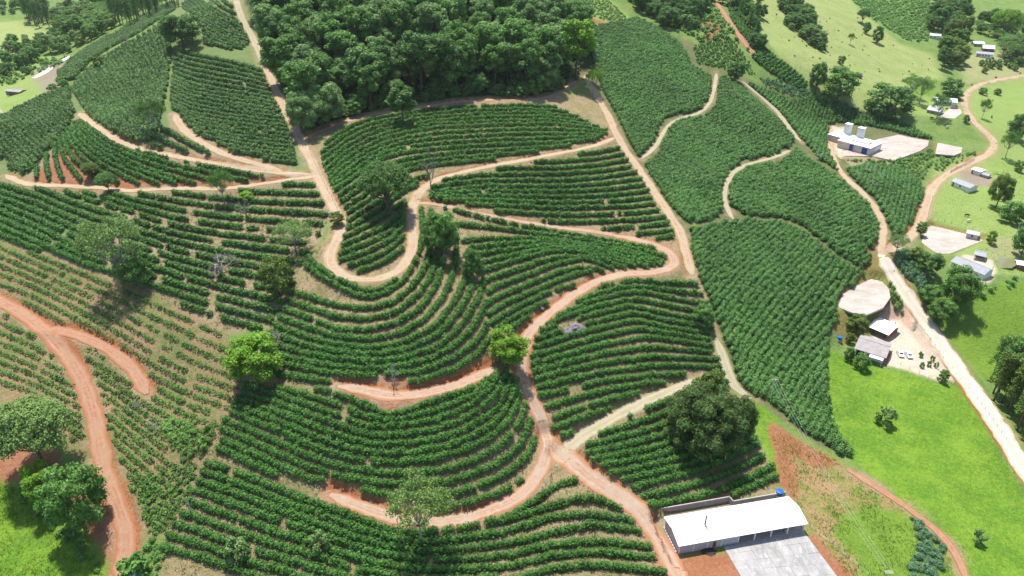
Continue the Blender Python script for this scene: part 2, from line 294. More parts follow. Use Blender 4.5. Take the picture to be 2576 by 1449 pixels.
# ------------------------------------------------------------------ tracks and yards cut into the slope
ROADS = [  # name, width m, surface, label-less setting; picture polyline
 ('farm_road', 7.0, 'dirt_white', [(2640,1270),(2576,1172),(2510,1062),(2450,988),(2400,920),(2350,850),(2300,772),(2262,712),(2232,672),(2212,640)]),
 ('farm_road', 4.8, 'dirt_pale', [(2212,640),(2262,618),(2302,588),(2322,550),(2334,500),(2348,462),(2400,427),(2470,397),(2512,377),(2507,356),(2470,325),(2440,298),(2420,272),(2424,238),(2450,215),(2500,203),(2620,184)]),
 ('field_track', 3.2, 'dirt_pale', [(2212,640),(2226,600),(2224,575),(2216,545),(2196,512),(2165,480),(2130,450),(2098,412),(2086,372),(2092,325)]),
 ('forest_path', 4.0, 'dirt_straw', [(570,-30),(592,10),(612,55),(640,100),(655,140),(672,172)]),
 ('hairpin_track', 4.0, 'dirt_pale', [(660,150),(680,190),(700,240),(725,290),(752,342),(778,395),(800,445),(822,490),(845,530),(866,562),(850,600),(822,640),(836,682),(884,708),(931,714),(985,700),(1018,672),(1042,626),(1038,576),(1034,522),(1048,486),(1080,458)]),
 ('link_track', 3.0, 'dirt_pale', [(1048,486),(1075,462),(1105,445),(1220,420),(1350,396),(1490,371),(1548,345)]),
 ('link_track', 2.9, 'dirt_red', [(1036,512),(1080,506),(1150,524),(1250,546),(1380,570),(1500,585),(1600,602)]),
 ('loop_track', 4.2, 'dirt_red', [(1560,594),(1600,602),(1670,622),(1708,650),(1700,678),(1650,690),(1560,690),(1500,705),(1440,742),(1390,780),(1340,818),(1318,855),(1308,900),(1316,950),(1340,1010),(1364,1060),(1380,1110),(1378,1160),(1350,1212),(1300,1260),(1200,1298),(1100,1316),(1020,1312),(940,1288),(880,1262),(830,1245)]),
 ('shed_track', 6.2, 'dirt_red', [(1380,1110),(1420,1152),(1480,1188),(1540,1228),(1590,1272),(1630,1316),(1660,1360),(1690,1410),(1720,1470)]),
 ('straw_path', 4.2, 'dirt_straw', [(1405,1150),(1450,1100),(1520,1058),(1600,1018),(1690,980),(1760,955)]),
 ('straw_path', 3.6, 'dirt_straw', [(1800,850),(1820,905),(1845,975),(1890,1003)]),
 ('terrace_track', 4.4, 'dirt_red', [(850,972),(900,975),(985,1000),(1070,990),(1170,965),(1250,925)]),
 ('forest_track', 3.6, 'dirt_red', [(760,352),(830,318),(900,296),(980,281),(1060,270),(1150,256),(1250,250),(1370,250),(1412,235),(1450,203)]),
 ('fence_track', 3.7, 'dirt_pale', [(1470,190),(1500,240),(1530,290),(1552,342),(1582,392),(1620,442),(1652,492),(1690,550),(1716,585),(1722,625),(1742,692)]),
 ('field_track', 2.2, 'dirt_straw', [(1802,185),(1795,245),(1772,288),(1700,296),(1668,325),(1655,372),(1612,400)]),
 ('field_track', 2.4, 'dirt_straw', [(1988,378),(1940,402),(1880,410),(1840,432),(1822,470),(1822,520),(1845,552)]),
 ('field_track', 2.6, 'dirt_straw', [(1868,205),(1920,250),(1970,302),(2015,357)]),
 ('hill_track', 3.4, 'dirt_pale', [(200,285),(233,313),(300,357),(350,377),(433,393),(533,409),(644,431),(720,440),(785,440)]),
 ('hill_track', 3.6, 'dirt_pale', [(440,288),(452,320),(500,358),(560,386),(640,412),(710,432)]),
 ('hill_track', 3.4, 'dirt_pale', [(15,440),(60,466),(150,466),(250,473),(330,481),(450,473),(560,476),(650,466),(740,452),(795,445)]),
 ('gate_track', 4.8, 'dirt_gate', [(-40,735),(0,758),(60,790),(110,830),(160,880),(195,930),(225,990),(240,1060),(248,1120),(262,1180),(285,1240),(312,1310),(322,1370),(300,1470)]),
 ('gate_track', 4.2, 'dirt_gate', [(110,826),(180,832),(250,862),(310,902),(350,950),(370,992)]),
 ('scar_track', 3.6, 'dirt_gate', [(1790,-10),(1815,25),(1838,60),(1866,100),(1902,142)]),
 ('pasture_track', 2.4, 'dirt_gate', [(2130,1182),(2200,1222),(2270,1268),(2330,1312),(2380,1362),(2410,1402),(2436,1470)]),
]
PADS = {  # flat yards
 'shed': [(1640,1300),(1832,1253),(1842,1262),(1975,1238),(2036,1335),(2125,1475),(1850,1475),(1700,1420)],
 'drying_yard_oval': [(2198,692),(2222,698),(2234,716),(2240,748),(2222,774),(2180,792),(2142,786),(2108,772),(2120,740),(2160,712)],
 'tower_yard': [(2085,318),(2130,312),(2208,348),(2260,338),(2302,347),(2338,354),(2334,368),(2314,382),(2248,405),(2196,395),(2110,388),(2088,352)],
 'small_yard': [(2359,359),(2421,371),(2418,384),(2400,391),(2353,387)],
 'house_yard': [(2124,868),(2150,838),(2215,800),(2262,805),(2290,850),(2330,905),(2360,945),(2290,940),(2210,915),(2140,895)],
 'house_pad': [(2385,645),(2430,630),(2485,648),(2510,690),(2490,714),(2440,705),(2390,668)],
 'upper_yard': [(2322,578),(2345,563),(2480,595),(2478,605),(2390,643),(2352,640),(2315,612)],
 'valley_yard': [(2340,242),(2420,262),(2422,285),(2400,303),(2362,297),(2335,262)],
 'far_houses': [(2425,108),(2460,95),(2500,112),(2500,140),(2440,142)],
 'corral': [(2385,430),(2450,415),(2500,440),(2480,485),(2415,480)],
}
# the yards are level: refit the surface through their outlines
pad_pts = []
for nm, pts in PADS.items():
    q = dens(pts, 20, True)[:-1]; c = cast(q[:,0], q[:,1]); z = float(np.median(c[:,2])); u, a, b = ray(q[:,0], q[:,1]); t = (z-CAMZ)/b
    pad_pts.append(np.stack([u*t, a*t, np.full(len(t), z)], 1))
AL = np.concatenate(pad_pts); keep = np.array([np.hypot(AL[:,0]-p[0], AL[:,1]-p[1]).min() > 9 for p in P3])
TX, TW = tps_fit(np.concatenate([P3[keep], AL]), 0.002)
RELIEF = 3.0*N1(MX, MY, 38)+0.7*N2(MX, MY, 13)+0.25*N3(MX, MY, 4.5)
HZ = tps(MX, MY).reshape(NY, NX)+RELIEF
roadlines = []
BLK = np.zeros((NY, NX)); ROADW = np.full((NY, NX), 99.0); CUT = np.zeros((NY, NX))
H0 = HZ.copy()
def line_dist(line, reach):
    """distance and height of the nearest centre-line point for grid points near a line"""
    x0, y0 = line[:,:2].min(0)-reach; x1, y1 = line[:,:2].max(0)+reach
    i0, i1 = np.searchsorted(GX, [x0, x1]); j0, j1 = np.searchsorted(GY, [y0, y1]); i1 = min(i1+1, NX); j1 = min(j1+1, NY)
    sx, sy = MX[j0:j1,i0:i1], MY[j0:j1,i0:i1]; d = np.full(sx.shape, 1e9); h = np.zeros(sx.shape)
    for a, b in zip(line[:-1], line[1:]):
        ii0, ii1 = np.searchsorted(GX[i0:i1], [min(a[0],b[0])-reach, max(a[0],b[0])+reach]); jj0, jj1 = np.searchsorted(GY[j0:j1], [min(a[1],b[1])-reach, max(a[1],b[1])+reach])
        qx, qy = sx[jj0:jj1,ii0:ii1], sy[jj0:jj1,ii0:ii1]
        if qx.size == 0: continue
        e = b[:2]-a[:2]; L2 = max((e**2).sum(), 1e-9); t = np.clip(((qx-a[0])*e[0]+(qy-a[1])*e[1])/L2, 0, 1)
        dd = np.hypot(qx-a[0]-t*e[0], qy-a[1]-t*e[1]); hh = a[2]+t*(b[2]-a[2]); sub = d[jj0:jj1,ii0:ii1]; sh = h[jj0:jj1,ii0:ii1]
        m = dd < sub; sub[m] = dd[m]; sh[m] = hh[m]
    return (slice(j0,j1), slice(i0,i1)), d, h
for nm, wd, mt, pts in ROADS:
    q = smooth_line(dens(pts, 10), 3); c = cast(q[:,0], q[:,1]); ln = resample(smooth_line(c[:,:3], 6), 3.0)
    ln[:,2] = hgt(ln[:,0], ln[:,1]); ln[:,2] = smooth_line(ln[:,2:3], 25)[:,0]
    roadlines.append((nm, wd, mt, ln))
padw = {}
for nm, pts in PADS.items():
    wp = wpoly(pts, 8); m = inpoly(MX, MY, wp); z = float(np.median(HZ[m])) if m.any() else float(np.median(hgt(wp[:,0], wp[:,1])))
    padw[nm] = (wp, z)
for nm, (wp, z) in padw.items():
    ring = np.concatenate([np.c_[wp, np.full(len(wp), z)], [[*wp[0], z]]]); sl_, d, h = line_dist(ring, 12)
    ins = inpoly(MX[sl_], MY[sl_], wp); d = np.where(ins, 0, d); dd = np.maximum(d-0.6, 0); near = d < 12
    zz = HZ[sl_]; nz = np.clip(zz, z-0.55*dd, z+0.8*dd); CUT[sl_] = np.where(near, np.maximum(CUT[sl_], 0.3*np.clip((zz-nz)/0.5, 0, 1)*(d > 0.3)), CUT[sl_])
    HZ[sl_] = np.where(near, nz, zz); BLK[sl_] = np.where(d < 0.8, 1, BLK[sl_])
for nm, wd, mt, ln in roadlines:
    sl_, d, h = line_dist(ln, 9); hw = wd/2+0.3; dd = np.maximum(d-hw, 0); near = d < 9; zz = HZ[sl_]
    steep = 1.5 if mt in ('dirt_red', 'dirt_pale', 'dirt_gate') else 0.9
    nz = np.clip(zz, h-0.6*dd, h+steep*dd)
    ispad = BLK[sl_] > 0.5; nz = np.where(ispad, zz, nz)
    if mt != 'dirt_straw': CUT[sl_] = np.where(near, np.maximum(CUT[sl_], np.clip((zz-nz)/0.45, 0, 1)*(d > hw-0.4)), CUT[sl_])
    HZ[sl_] = np.where(near, nz, zz); ROADW[sl_] = np.minimum(ROADW[sl_], np.where(near, d-hw, 99))
BLK = np.maximum(BLK, (ROADW < 0.35).astype(float))
# ------------------------------------------------------------------ object helpers
def mesh_np(name, V, F, mat=None, smooth=False):
    """V (n,3); F list of (m,k) index arrays (equal-size faces per array)"""
    me = bpy.data.meshes.new(name)
    if not isinstance(F, list): F = [F]
    F = [np.asarray(f, np.int32) for f in F if len(f)]
    loops = np.concatenate([f.ravel() for f in F]); sizes = np.concatenate([np.full(len(f), f.shape[1], np.int32) for f in F])
    starts = np.concatenate([[0], np.cumsum(sizes)[:-1]]).astype(np.int32)
    me.vertices.add(len(V)); me.vertices.foreach_set('co', np.asarray(V, np.float32).ravel())
    me.loops.add(len(loops)); me.loops.foreach_set('vertex_index', loops)
    me.polygons.add(len(sizes)); me.polygons.foreach_set('loop_start', starts); me.polygons.foreach_set('loop_total', sizes)
    me.polygons.foreach_set('use_smooth', np.full(len(sizes), bool(smooth)))
    me.update(calc_edges=True)
    if mat is not None: me.materials.append(MATS[mat] if isinstance(mat, str) else mat)
    return me
def ob(name, me, parent=None, loc=(0,0,0), rz=0.0, sc=None):
    o = bpy.data.objects.new(name, me); COL.objects.link(o); o.location = loc; o.rotation_euler = (0, 0, rz)
    if sc is not None: o.scale = sc if hasattr(sc, '__len__') else (sc, sc, sc)
    if parent: o.parent = parent
    return o
def tag(o, label, cat, group=None, kind=None):
    if label: o['label'] = label
    if cat: o['category'] = cat
    if group: o['group'] = group
    if kind: o['kind'] = kind
    return o
def struct(o): o['kind'] = 'structure'; return o
class MB:
    """small mesh collector in local coordinates"""
    def __init__(s): s.v = []; s.f = {}; s.n = 0
    def add(s, V, F):
        V = np.asarray(V, float); s.v.append(V)
        for f in F:
            s.f.setdefault(len(f), []).append([i+s.n for i in f])
        s.n += len(V); return s
    def box(s, x0, x1, y0, y1, z0, z1):
        V = [(x,y,z) for z in (z0,z1) for y in (y0,y1) for x in (x0,x1)]
        return s.add(V, [(0,2,3,1),(4,5,7,6),(0,1,5,4),(1,3,7,5),(3,2,6,7),(2,0,4,6)])
    def tube(s, pts, rad, n=6, cap=True):
        pts = np.array(pts, float); rad = np.broadcast_to(np.asarray(rad, float), (len(pts),)); V = []
        for i, p in enumerate(pts):
            d = pts[min(i+1, len(pts)-1)]-pts[max(i-1, 0)]; d = d/(np.linalg.norm(d)+1e-9)
            a = np.cross(d, [0.31,0.95,0.1] if abs(d[2]) > 0.9 else [0,0,1]); a /= np.linalg.norm(a)+1e-9; b = np.cross(d, a)
            for k in range(n): t = 2*pi*k/n; V.append(p+rad[i]*(a*cos(t)+b*sin(t)))
        F = []
        for i in range(len(pts)-1):
            for k in range(n): k2 = (k+1) % n; F.append((i*n+k, i*n+k2, (i+1)*n+k2, (i+1)*n+k))
        if cap: F.append(tuple(range(n-1, -1, -1))); F.append(tuple((len(pts)-1)*n+k for k in range(n)))
        return s.add(V, F)
    def lathe(s, prof, n=14, c=(0,0)):
        V = [(c[0]+r*cos(2*pi*k/n), c[1]+r*sin(2*pi*k/n), z) for r, z in prof for k in range(n)]
        F = [(i*n+k, i*n+(k+1) % n, (i+1)*n+(k+1) % n, (i+1)*n+k) for i in range(len(prof)-1) for k in range(n)]
        F.append(tuple(range(n-1,-1,-1))); F.append(tuple((len(prof)-1)*n+k for k in range(n))); return s.add(V, F)
    def prism(s, poly, z0, z1):
        n = len(poly); V = [(p[0],p[1],z0) for p in poly]+[(p[0],p[1],z1) for p in poly]
        return s.add(V, [tuple(range(n-1,-1,-1)), tuple(range(n, 2*n))]+[(i, (i+1) % n, n+(i+1) % n, n+i) for i in range(n)])
    def slab(s, quad, th):
        """tilted slab: four top corners, thickness straight down"""
        q = np.array(quad, float); b = q.copy(); b[:,2] -= th
        return s.add(np.concatenate([q, b]), [(0,1,2,3),(7,6,5,4)]+[(i, 4+i, 4+(i+1) % 4, (i+1) % 4) for i in range(4)])
    def build(s, name, mat, parent=None, loc=(0,0,0), rz=0.0, smooth=False):
        me = bpy.data.meshes.new(name); V = np.concatenate(s.v)
        me = mesh_np(name, V, [np.array(f) for f in s.f.values()], mat, smooth)
        return ob(name, me, parent, loc, rz)
def empty(name, loc, rz=0.0, sc=None):
    o = bpy.data.objects.new(name, None); COL.objects.link(o); o.location = loc; o.rotation_euler = (0,0,rz); o.empty_display_size = 0.5
    if sc is not None: o.scale = sc if hasattr(sc, '__len__') else (sc, sc, sc)
    return o
def gp(px, py):
    c = cast([px], [py])[0]; return c

# ------------------------------------------------------------------ ground sheet with its cover
ZC = {  # two cover colours each
 'scrub': ((0.104,0.180,0.041),(0.167,0.225,0.063)), 'straw': ((0.289,0.215,0.129),(0.164,0.156,0.058)), 'strawdry': ((0.281,0.222,0.141),(0.200,0.170,0.081)),
 'redsoil': ((0.302,0.144,0.079),(0.259,0.104,0.050)), 'young': ((0.272,0.172,0.100),(0.124,0.156,0.048)), 'grass': ((0.160,0.262,0.026),(0.085,0.178,0.018)),
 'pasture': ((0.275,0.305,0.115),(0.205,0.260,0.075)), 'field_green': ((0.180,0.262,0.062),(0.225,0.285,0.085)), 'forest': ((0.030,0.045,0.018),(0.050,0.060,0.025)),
 'coffee_floor': ((0.090,0.120,0.040),(0.150,0.140,0.065)), 'patchy': ((0.330,0.191,0.112),(0.139,0.188,0.034)), 'pale': ((0.52,0.44,0.35),(0.46,0.36,0.26)), 'mud': ((0.272,0.216,0.168),(0.224,0.184,0.128)),
 'crop': ((0.117,0.216,0.054),(0.153,0.252,0.072)), 'hill_floor': ((0.105,0.165,0.055),(0.160,0.190,0.070)),
 'orchard': ((0.288,0.272,0.136),(0.224,0.264,0.096)), 'bank': ((0.331,0.130,0.054),(0.288,0.101,0.043)), 'darkgrass': ((0.110,0.190,0.026),(0.150,0.235,0.030)),
}
ZN = [  # painted in order
 ('coffee_floor', [(1470,170),(1540,50),(1700,60),(1800,170),(2000,240),(2200,290),(2350,350),(2325,490),(2290,610),(2210,640),(2110,770),(2080,900),(2090,1060),(2150,1150),(2080,1130),(1880,1000),(1740,690),(1550,340)]),
 ('straw', [(760,350),(900,290),(1150,250),(1400,235),(1500,240),(1560,350),(1700,570),(1760,700),(1850,990),(1960,1240),(1640,1290),(1700,1449),(1700,1500),(380,1500),(400,1390),(600,960),(720,760),(840,560),(790,440)]),
 ('straw', [(1405,1150),(1470,1070),(1690,960),(1880,1000),(1960,1240),(1600,1290)]),
 ('strawdry', [(0,440),(800,440),(840,520),(780,660),(690,820),(560,840),(380,740),(200,680),(-40,610),(-60,440)]),
 ('hill_floor', [(-60,450),(100,478),(240,500),(300,560),(220,640),(83,625),(-60,585)]),
 ('young', [(-60,590),(83,630),(207,673),(383,736),(567,830),(620,960),(540,1110),(440,1330),(380,1360),(280,1230),(100,1060),(-60,980)]),
 ('hill_floor', [(-60,300),(60,265),(175,215),(260,145),(400,60),(480,-40),(610,-40),(640,100),(730,290),(790,440),(400,480),(60,470),(-60,460)]),
 ('strawdry', [(430,280),(560,370),(720,420),(790,440),(650,470),(330,485),(60,470),(90,400),(205,285),(300,350),(420,380)]),
 ('redsoil', [(60,468),(90,440),(165,370),(200,300),(320,390),(480,420),(680,455),(500,475),(300,485)]),
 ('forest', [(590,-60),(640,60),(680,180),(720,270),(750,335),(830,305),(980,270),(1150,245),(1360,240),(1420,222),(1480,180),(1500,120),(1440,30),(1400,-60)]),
 ('redsoil', [(1410,-10),(1480,0),(1540,30),(1590,55),(1530,70),(1450,40)]),
 ('field_green', [(1440,-30),(1500,-30),(1590,48),(1540,58),(1470,35)]),
 ('scrub', [(1590,40),(1500,-30),(1800,-30),(1860,60),(1910,130),(1880,150),(1800,100),(1720,100),(1650,60)]),
 ('redsoil', [(1768,52),(1800,48),(1822,75),(1815,100),(1780,102),(1765,80)]),
 ('pasture', [(1880,-30),(2100,-30),(2180,30),(2260,110),(2360,140),(2375,200),(2330,210),(2250,230),(2165,280),(2130,255),(2040,215),(1960,140),(1900,60)]),
 ('crop', [(2100,-40),(2350,-40),(2340,110),(2280,110),(2190,50)]),
 ('scrub', [(2340,-40),(2640,-40),(2640,100),(2560,120),(2420,170),(2370,190),(2340,110)]),
 ('orchard', [(2420,140),(2520,130),(2580,150),(2580,190),(2480,205),(2420,210)]),
 ('field_green', [(2160,290),(2330,240),(2420,280),(2510,365),(2450,400),(2350,420),(2330,480),(2420,430),(2640,380),(2640,180),(2440,220),(2420,290)]),
 ('grass', [(2330,205),(2365,195),(2340,245),(2300,240)]),
 ('field_green', [(2340,470),(2420,430),(2540,380),(2640,380),(2640,700),(2500,690),(2400,640),(2480,600),(2345,560),(2325,560)]),
 ('scrub', [(2230,640),(2330,610),(2400,650),(2400,740),(2360,790),(2280,740)]),
 ('scrub', [(2110,420),(2200,405),(2260,400),(2340,380),(2350,450),(2330,500),(2300,420)]),
 ('scrub', [(2200,690),(2240,690),(2260,730),(2275,800),(2220,810),(2180,800),(2240,760)]),
 ('darkgrass', [(2350,760),(2450,720),(2640,700),(2640,960),(2480,960),(2400,870),(2330,790)]),
 ('pale', [(2225,770),(2275,760),(2340,840),(2430,950),(2400,960),(2330,950),(2210,910),(2190,870),(2215,800)]),
 ('grass', [(2078,870),(2140,905),(2210,920),(2330,955),(2430,975),(2520,1080),(2640,1260),(2640,1500),(2420,1500),(2250,1240),(2140,1160),(2085,1050)]),
 ('patchy', [(1930,1060),(2020,1110),(2150,1180),(2260,1260),(2400,1400),(2450,1500),(2120,1500),(2040,1340),(1985,1250),(1955,1200)]),
 ('darkgrass', [(2170,1270),(2290,1290),(2390,1400),(2420,1500),(2200,1500),(2150,1400),(2090,1330)]),
 ('redsoil', [(1925,1060),(1960,1070),(2030,1120),(2120,1170),(2060,1180),(1990,1150),(2010,1230),(1990,1260),(1960,1220),(1940,1130)]),
 ('redsoil', [(1620,1290),(1700,1400),(1850,1380),(1900,1500),(1690,1500),(1600,1320)]),
 ('mud', [(1640,1300),(1832,1258),(1842,1268),(1975,1244),(2036,1330),(1706,1388)]),
 ('redsoil', [(2030,1335),(2060,1360),(2200,1500),(2100,1500)]),
 ('grass', [(1870,1000),(1900,1005),(1960,1060),(1930,1070),(1945,1150),(1960,1230),(1940,1190),(1890,1070)]),
 ('redsoil', [(-60,1060),(60,1110),(150,1150),(180,1200),(90,1240),(40,1205),(-60,1200)]),
 ('redsoil', [(120,1260),(230,1240),(280,1230),(360,1340),(360,1390),(300,1500),(250,1400),(180,1330)]),
 ('darkgrass', [(20,1215),(90,1235),(190,1310),(260,1390),(280,1420),(250,1500),(-60,1500),(-60,1200)]),
 ('grass', [(-60,1200),(20,1210),(90,1270),(130,1330),(230,1400),(260,1500),(-60,1500)]),
 ('redsoil', [(855,960),(920,950),(985,948),(1060,970),(1130,965),(1245,922),(1240,945),(1170,982),(1070,1002),(1040,1017),(985,1038),(940,1015),(850,985)]),
 ('redsoil', [(815,1262),(835,1225),(870,1240),(930,1262),(1010,1285),(1010,1335),(940,1315)]),
 ('pasture', [(-80,60),(60,50),(130,75),(160,90),(120,120),(-80,160)]),
 ('field_green', [(-80,150),(140,140),(160,160),(170,200),(60,300),(-80,320)]),
 ('mud', [(85,200),(100,165),(150,150),(175,170),(170,210),(120,240)]),
 ('mud', [(2400,430),(2440,420),(2490,445),(2500,470),(2450,470)]),
 ('orchard', [(2480,590),(2560,600),(2580,640),(2490,660)]),
 ('pale', [(2395,660),(2430,640),(2500,655),(2505,690),(2480,712),(2440,705)]),
 ('pale', [(2090,315),(2130,320),(2120,400),(2095,390)]),
 ('strawdry', [(2120,388),(2200,393),(2250,405),(2220,425),(2140,420)]),
]
zi = np.full((NY, NX), -1, int); names = list(ZC)
jx = MX+1.6*N2(MX, MY, 5.5)+0.9*N3(MX, MY, 2.1); jy = MY+1.6*N1(MX, MY, 5.0)+0.9*N2(MX, MY, 2.3)
CA = np.zeros((NY, NX, 3)); CB = np.zeros((NY, NX, 3)); CA[:] = ZC['scrub'][0]; CB[:] = ZC['scrub'][1]
for zn, pts in ZN:
    m = inpoly(jx, jy, wpoly(pts)); CA[m] = ZC[zn][0]; CB[m] = ZC[zn][1]
def soften(C):
    for _ in range(1):
        C[1:-1,1:-1] = 0.4*C[1:-1,1:-1]+0.15*(C[:-2,1:-1]+C[2:,1:-1]+C[1:-1,:-2]+C[1:-1,2:])
soften(CA); soften(CB)
cut = np.clip(CUT*1.2, 0, 1)[...,None]
CA = CA*(1-cut)+np.array(ZC['bank'][0])*cut; CB = CB*(1-cut)+np.array(ZC['bank'][1])*cut
verge = np.clip(1.15-np.abs(ROADW)/2.3, 0, 1)*np.clip(0.6+1.6*N3(MX, MY, 3.0), 0, 1)*(CUT < 0.3)
CA = CA*(1-verge[...,None]*0.8)+np.array((0.33,0.225,0.15))*verge[...,None]*0.8; CB = CB*(1-verge[...,None]*0.6)+np.array((0.30,0.20,0.12))*verge[...,None]*0.6
idx = np.arange(NX*NY).reshape(NY, NX)
Fq = np.stack([idx[:-1,:-1], idx[:-1,1:], idx[1:,1:], idx[1:,:-1]], -1).reshape(-1, 4)
gm = mesh_np('ground', np.stack([MX, MY, HZ], -1).reshape(-1, 3), Fq, 'ground_cover', True)
for nm, C in (('cover_a', CA), ('cover_b', CB)):
    a = gm.attributes.new(nm, 'FLOAT_COLOR', 'POINT'); a.data.foreach_set('color', np.concatenate([C.reshape(-1,3), np.ones((NX*NY,1))], 1).astype(np.float32).ravel())
struct(ob('ground', gm))

def sheet(name, outline, mat, dz=0.06, step=1.0):
    """a surface lying on the ground inside an outline (world x, y)"""
    x0, y0 = outline.min(0); x1, y1 = outline.max(0)
    xs = np.arange(x0, x1+step, step); ys = np.arange(y0, y1+step, step); X, Y = np.meshgrid(xs, ys); ins = inpoly(X, Y, outline)
    return X, Y, ins
for k, (nm, wd, mt, ln) in enumerate(roadlines):
    p = resample(ln, 0.9); tdir = np.gradient(p[:,:2], axis=0); tdir /= np.linalg.norm(tdir, axis=1)[:,None]+1e-9
    nrm = np.stack([-tdir[:,1], tdir[:,0]], 1); ac = np.linspace(-1, 1, 9); n = len(p); s = np.arange(n)*0.9
    el = 1.06+0.32*N1(s, s*0+k*7.3, 2.2)+0.42*N2(s, s*0+k*3.1, 7); er = 1.06+0.32*N1(s, s*0+k*5.7+50, 2.2)+0.42*N2(s, s*0+k*9+80, 7)
    if mt == 'dirt_straw': pass
    tp = np.minimum(1, 0.3+np.minimum(s, s[-1]-s)/6.0); el = el*tp; er = er*tp
    X = np.zeros((n, 9)); Y = np.zeros((n, 9))
    for j, a in enumerate(ac):
        wdt = wd/2*a*np.where(a < 0, el, er); X[:,j] = p[:,0]+nrm[:,0]*wdt; Y[:,j] = p[:,1]+nrm[:,1]*wdt
    Zr = hgt(X, Y)+0.07+0.004*k+np.where(np.abs(ac) > 0.99, -0.05, 0)[None]
    rut = -0.05*np.exp(-((np.abs(ac)-0.45)/0.14)**2)[None]; Zr = Zr+rut
    ii = np.arange(n*9).reshape(n, 9); f = np.stack([ii[:-1,:-1], ii[:-1,1:], ii[1:,1:], ii[1:,:-1]], -1).reshape(-1, 4)
    me = mesh_np(nm, np.stack([X, Y, Zr], -1).reshape(-1, 3), f, mt, True); at_ = me.attributes.new('across', 'FLOAT', 'POINT'); at_.data.foreach_set('value', np.tile(ac, n).astype(np.float32)); struct(ob(nm, me))
def poly_area(P): x, y = P[:,0], P[:,1]; return 0.5*np.sum(x*np.roll(y,-1)-np.roll(x,-1)*y)
def slab_from_px(name, pts, z, th, mat, step=30):
    q = dens(pts, step, True)[:-1]; u, a, b = ray(q[:,0], q[:,1]); t = (z+th-CAMZ)/b; P = np.stack([u*t, a*t], 1)
    m = MB(); m.prism([tuple(p) for p in P][::1] if poly_area(P) > 0 else [tuple(p) for p in P][::-1], z-0.6, z+th); return m.build(name, mat)
yz = padw['shed'][1]; YC = []
for a_, b_ in ((1820,1375),(2022,1337),(2125,1475),(1878,1475)): u, a, b = ray(a_, b_); t = (yz+0.16-CAMZ)/b; YC.append(np.array([float(u*t), float(a*t)]))
yr = struct(empty('concrete_yard', (YC[0][0], YC[0][1], yz)))
for i in range(7):
    for j in range(5):
        q = []
        for fu, fv in ((i+0.006,j+0.006),(i+0.994,j+0.006),(i+0.994,j+0.994),(i+0.006,j+0.994)):
            fu /= 7; fv /= 5; q.append(((YC[0]*(1-fu)+YC[1]*fu)*(1-fv)+(YC[3]*(1-fu)+YC[2]*fu)*fv)-YC[0])
        P_ = np.array(q); P_ = P_ if poly_area(P_) > 0 else P_[::-1]
        mm = MB(); mm.prism([tuple(p) for p in P_], -0.5, 0.16+0.012*((i*3+j*5) % 4)); mm.build('slab', 'concrete_grey', yr)
struct(slab_from_px('drying_yard', PADS['drying_yard_oval'], padw['drying_yard_oval'][1], 0.14, 'concrete_light'))
struct(slab_from_px('drying_yard', [(2119,380),(2160,372),(2208,350),(2260,339),(2301,348),(2337,354),(2334,367),(2314,380),(2248,404),(2196,393),(2121,392)], padw['tower_yard'][1], 0.14, 'concrete_light'))
struct(slab_from_px('drying_yard', PADS['small_yard'], padw['small_yard'][1], 0.14, 'concrete_light'))
struct(slab_from_px('drying_yard', [(2328,576),(2342,567),(2448,589),(2474,605),(2390,638),(2356,638),(2318,610)], padw['upper_yard'][1], 0.14, 'concrete_light'))
struct(slab_from_px('drying_yard', [(2372,285),(2392,271),(2416,275),(2420,284),(2402,298),(2362,296)], padw['valley_yard'][1], 0.14, 'concrete_light'))
# ------------------------------------------------------------------ leaves
def rand_rot(n, rs): 
    q = rs.normal(size=(n,4)); q /= np.linalg.norm(q, axis=1)[:,None]; return q
def leaf_quads(C, Nn, size, rs, jit=0.7, asp=0.62):
    """one folded-free leaf clump (quad) per centre, facing roughly along Nn"""
    n = len(C); d = Nn+rs.normal(size=(n,3))*jit; d /= np.linalg.norm(d, axis=1)[:,None]+1e-9
    r = rs.normal(size=(n,3)); a = np.cross(d, r); a /= np.linalg.norm(a, axis=1)[:,None]+1e-9; b = np.cross(d, a)
    s = (size*(0.65+0.7*rs.rand(n)))[:,None]*0.5; a = a*s; b = b*s*asp
    k = 1+0.35*(rs.rand(n,4,1)-0.5)
    V = np.stack([C-a, C-b*0.9, C+a, C+b], 1)
    V = C[:,None]+(V-C[:,None])*k*1.25
    return V.reshape(-1,3), np.arange(4*n).reshape(n,4)
def ico():
    t = (1+5**.5)/2
    V = np.array([(-1,t,0),(1,t,0),(-1,-t,0),(1,-t,0),(0,-1,t),(0,1,t),(0,-1,-t),(0,1,-t),(t,0,-1),(t,0,1),(-t,0,-1),(-t,0,1)], float); V /= np.linalg.norm(V[0])
    F = np.array([(0,11,5),(0,5,1),(0,1,7),(0,7,10),(0,10,11),(1,5,9),(5,11,4),(11,10,2),(10,7,6),(7,1,8),(3,9,4),(3,4,2),(3,2,6),(3,6,8),(3,8,9),(4,9,5),(2,4,11),(6,2,10),(8,6,7),(9,8,1)])
    return V, F
IV, IF = ico()
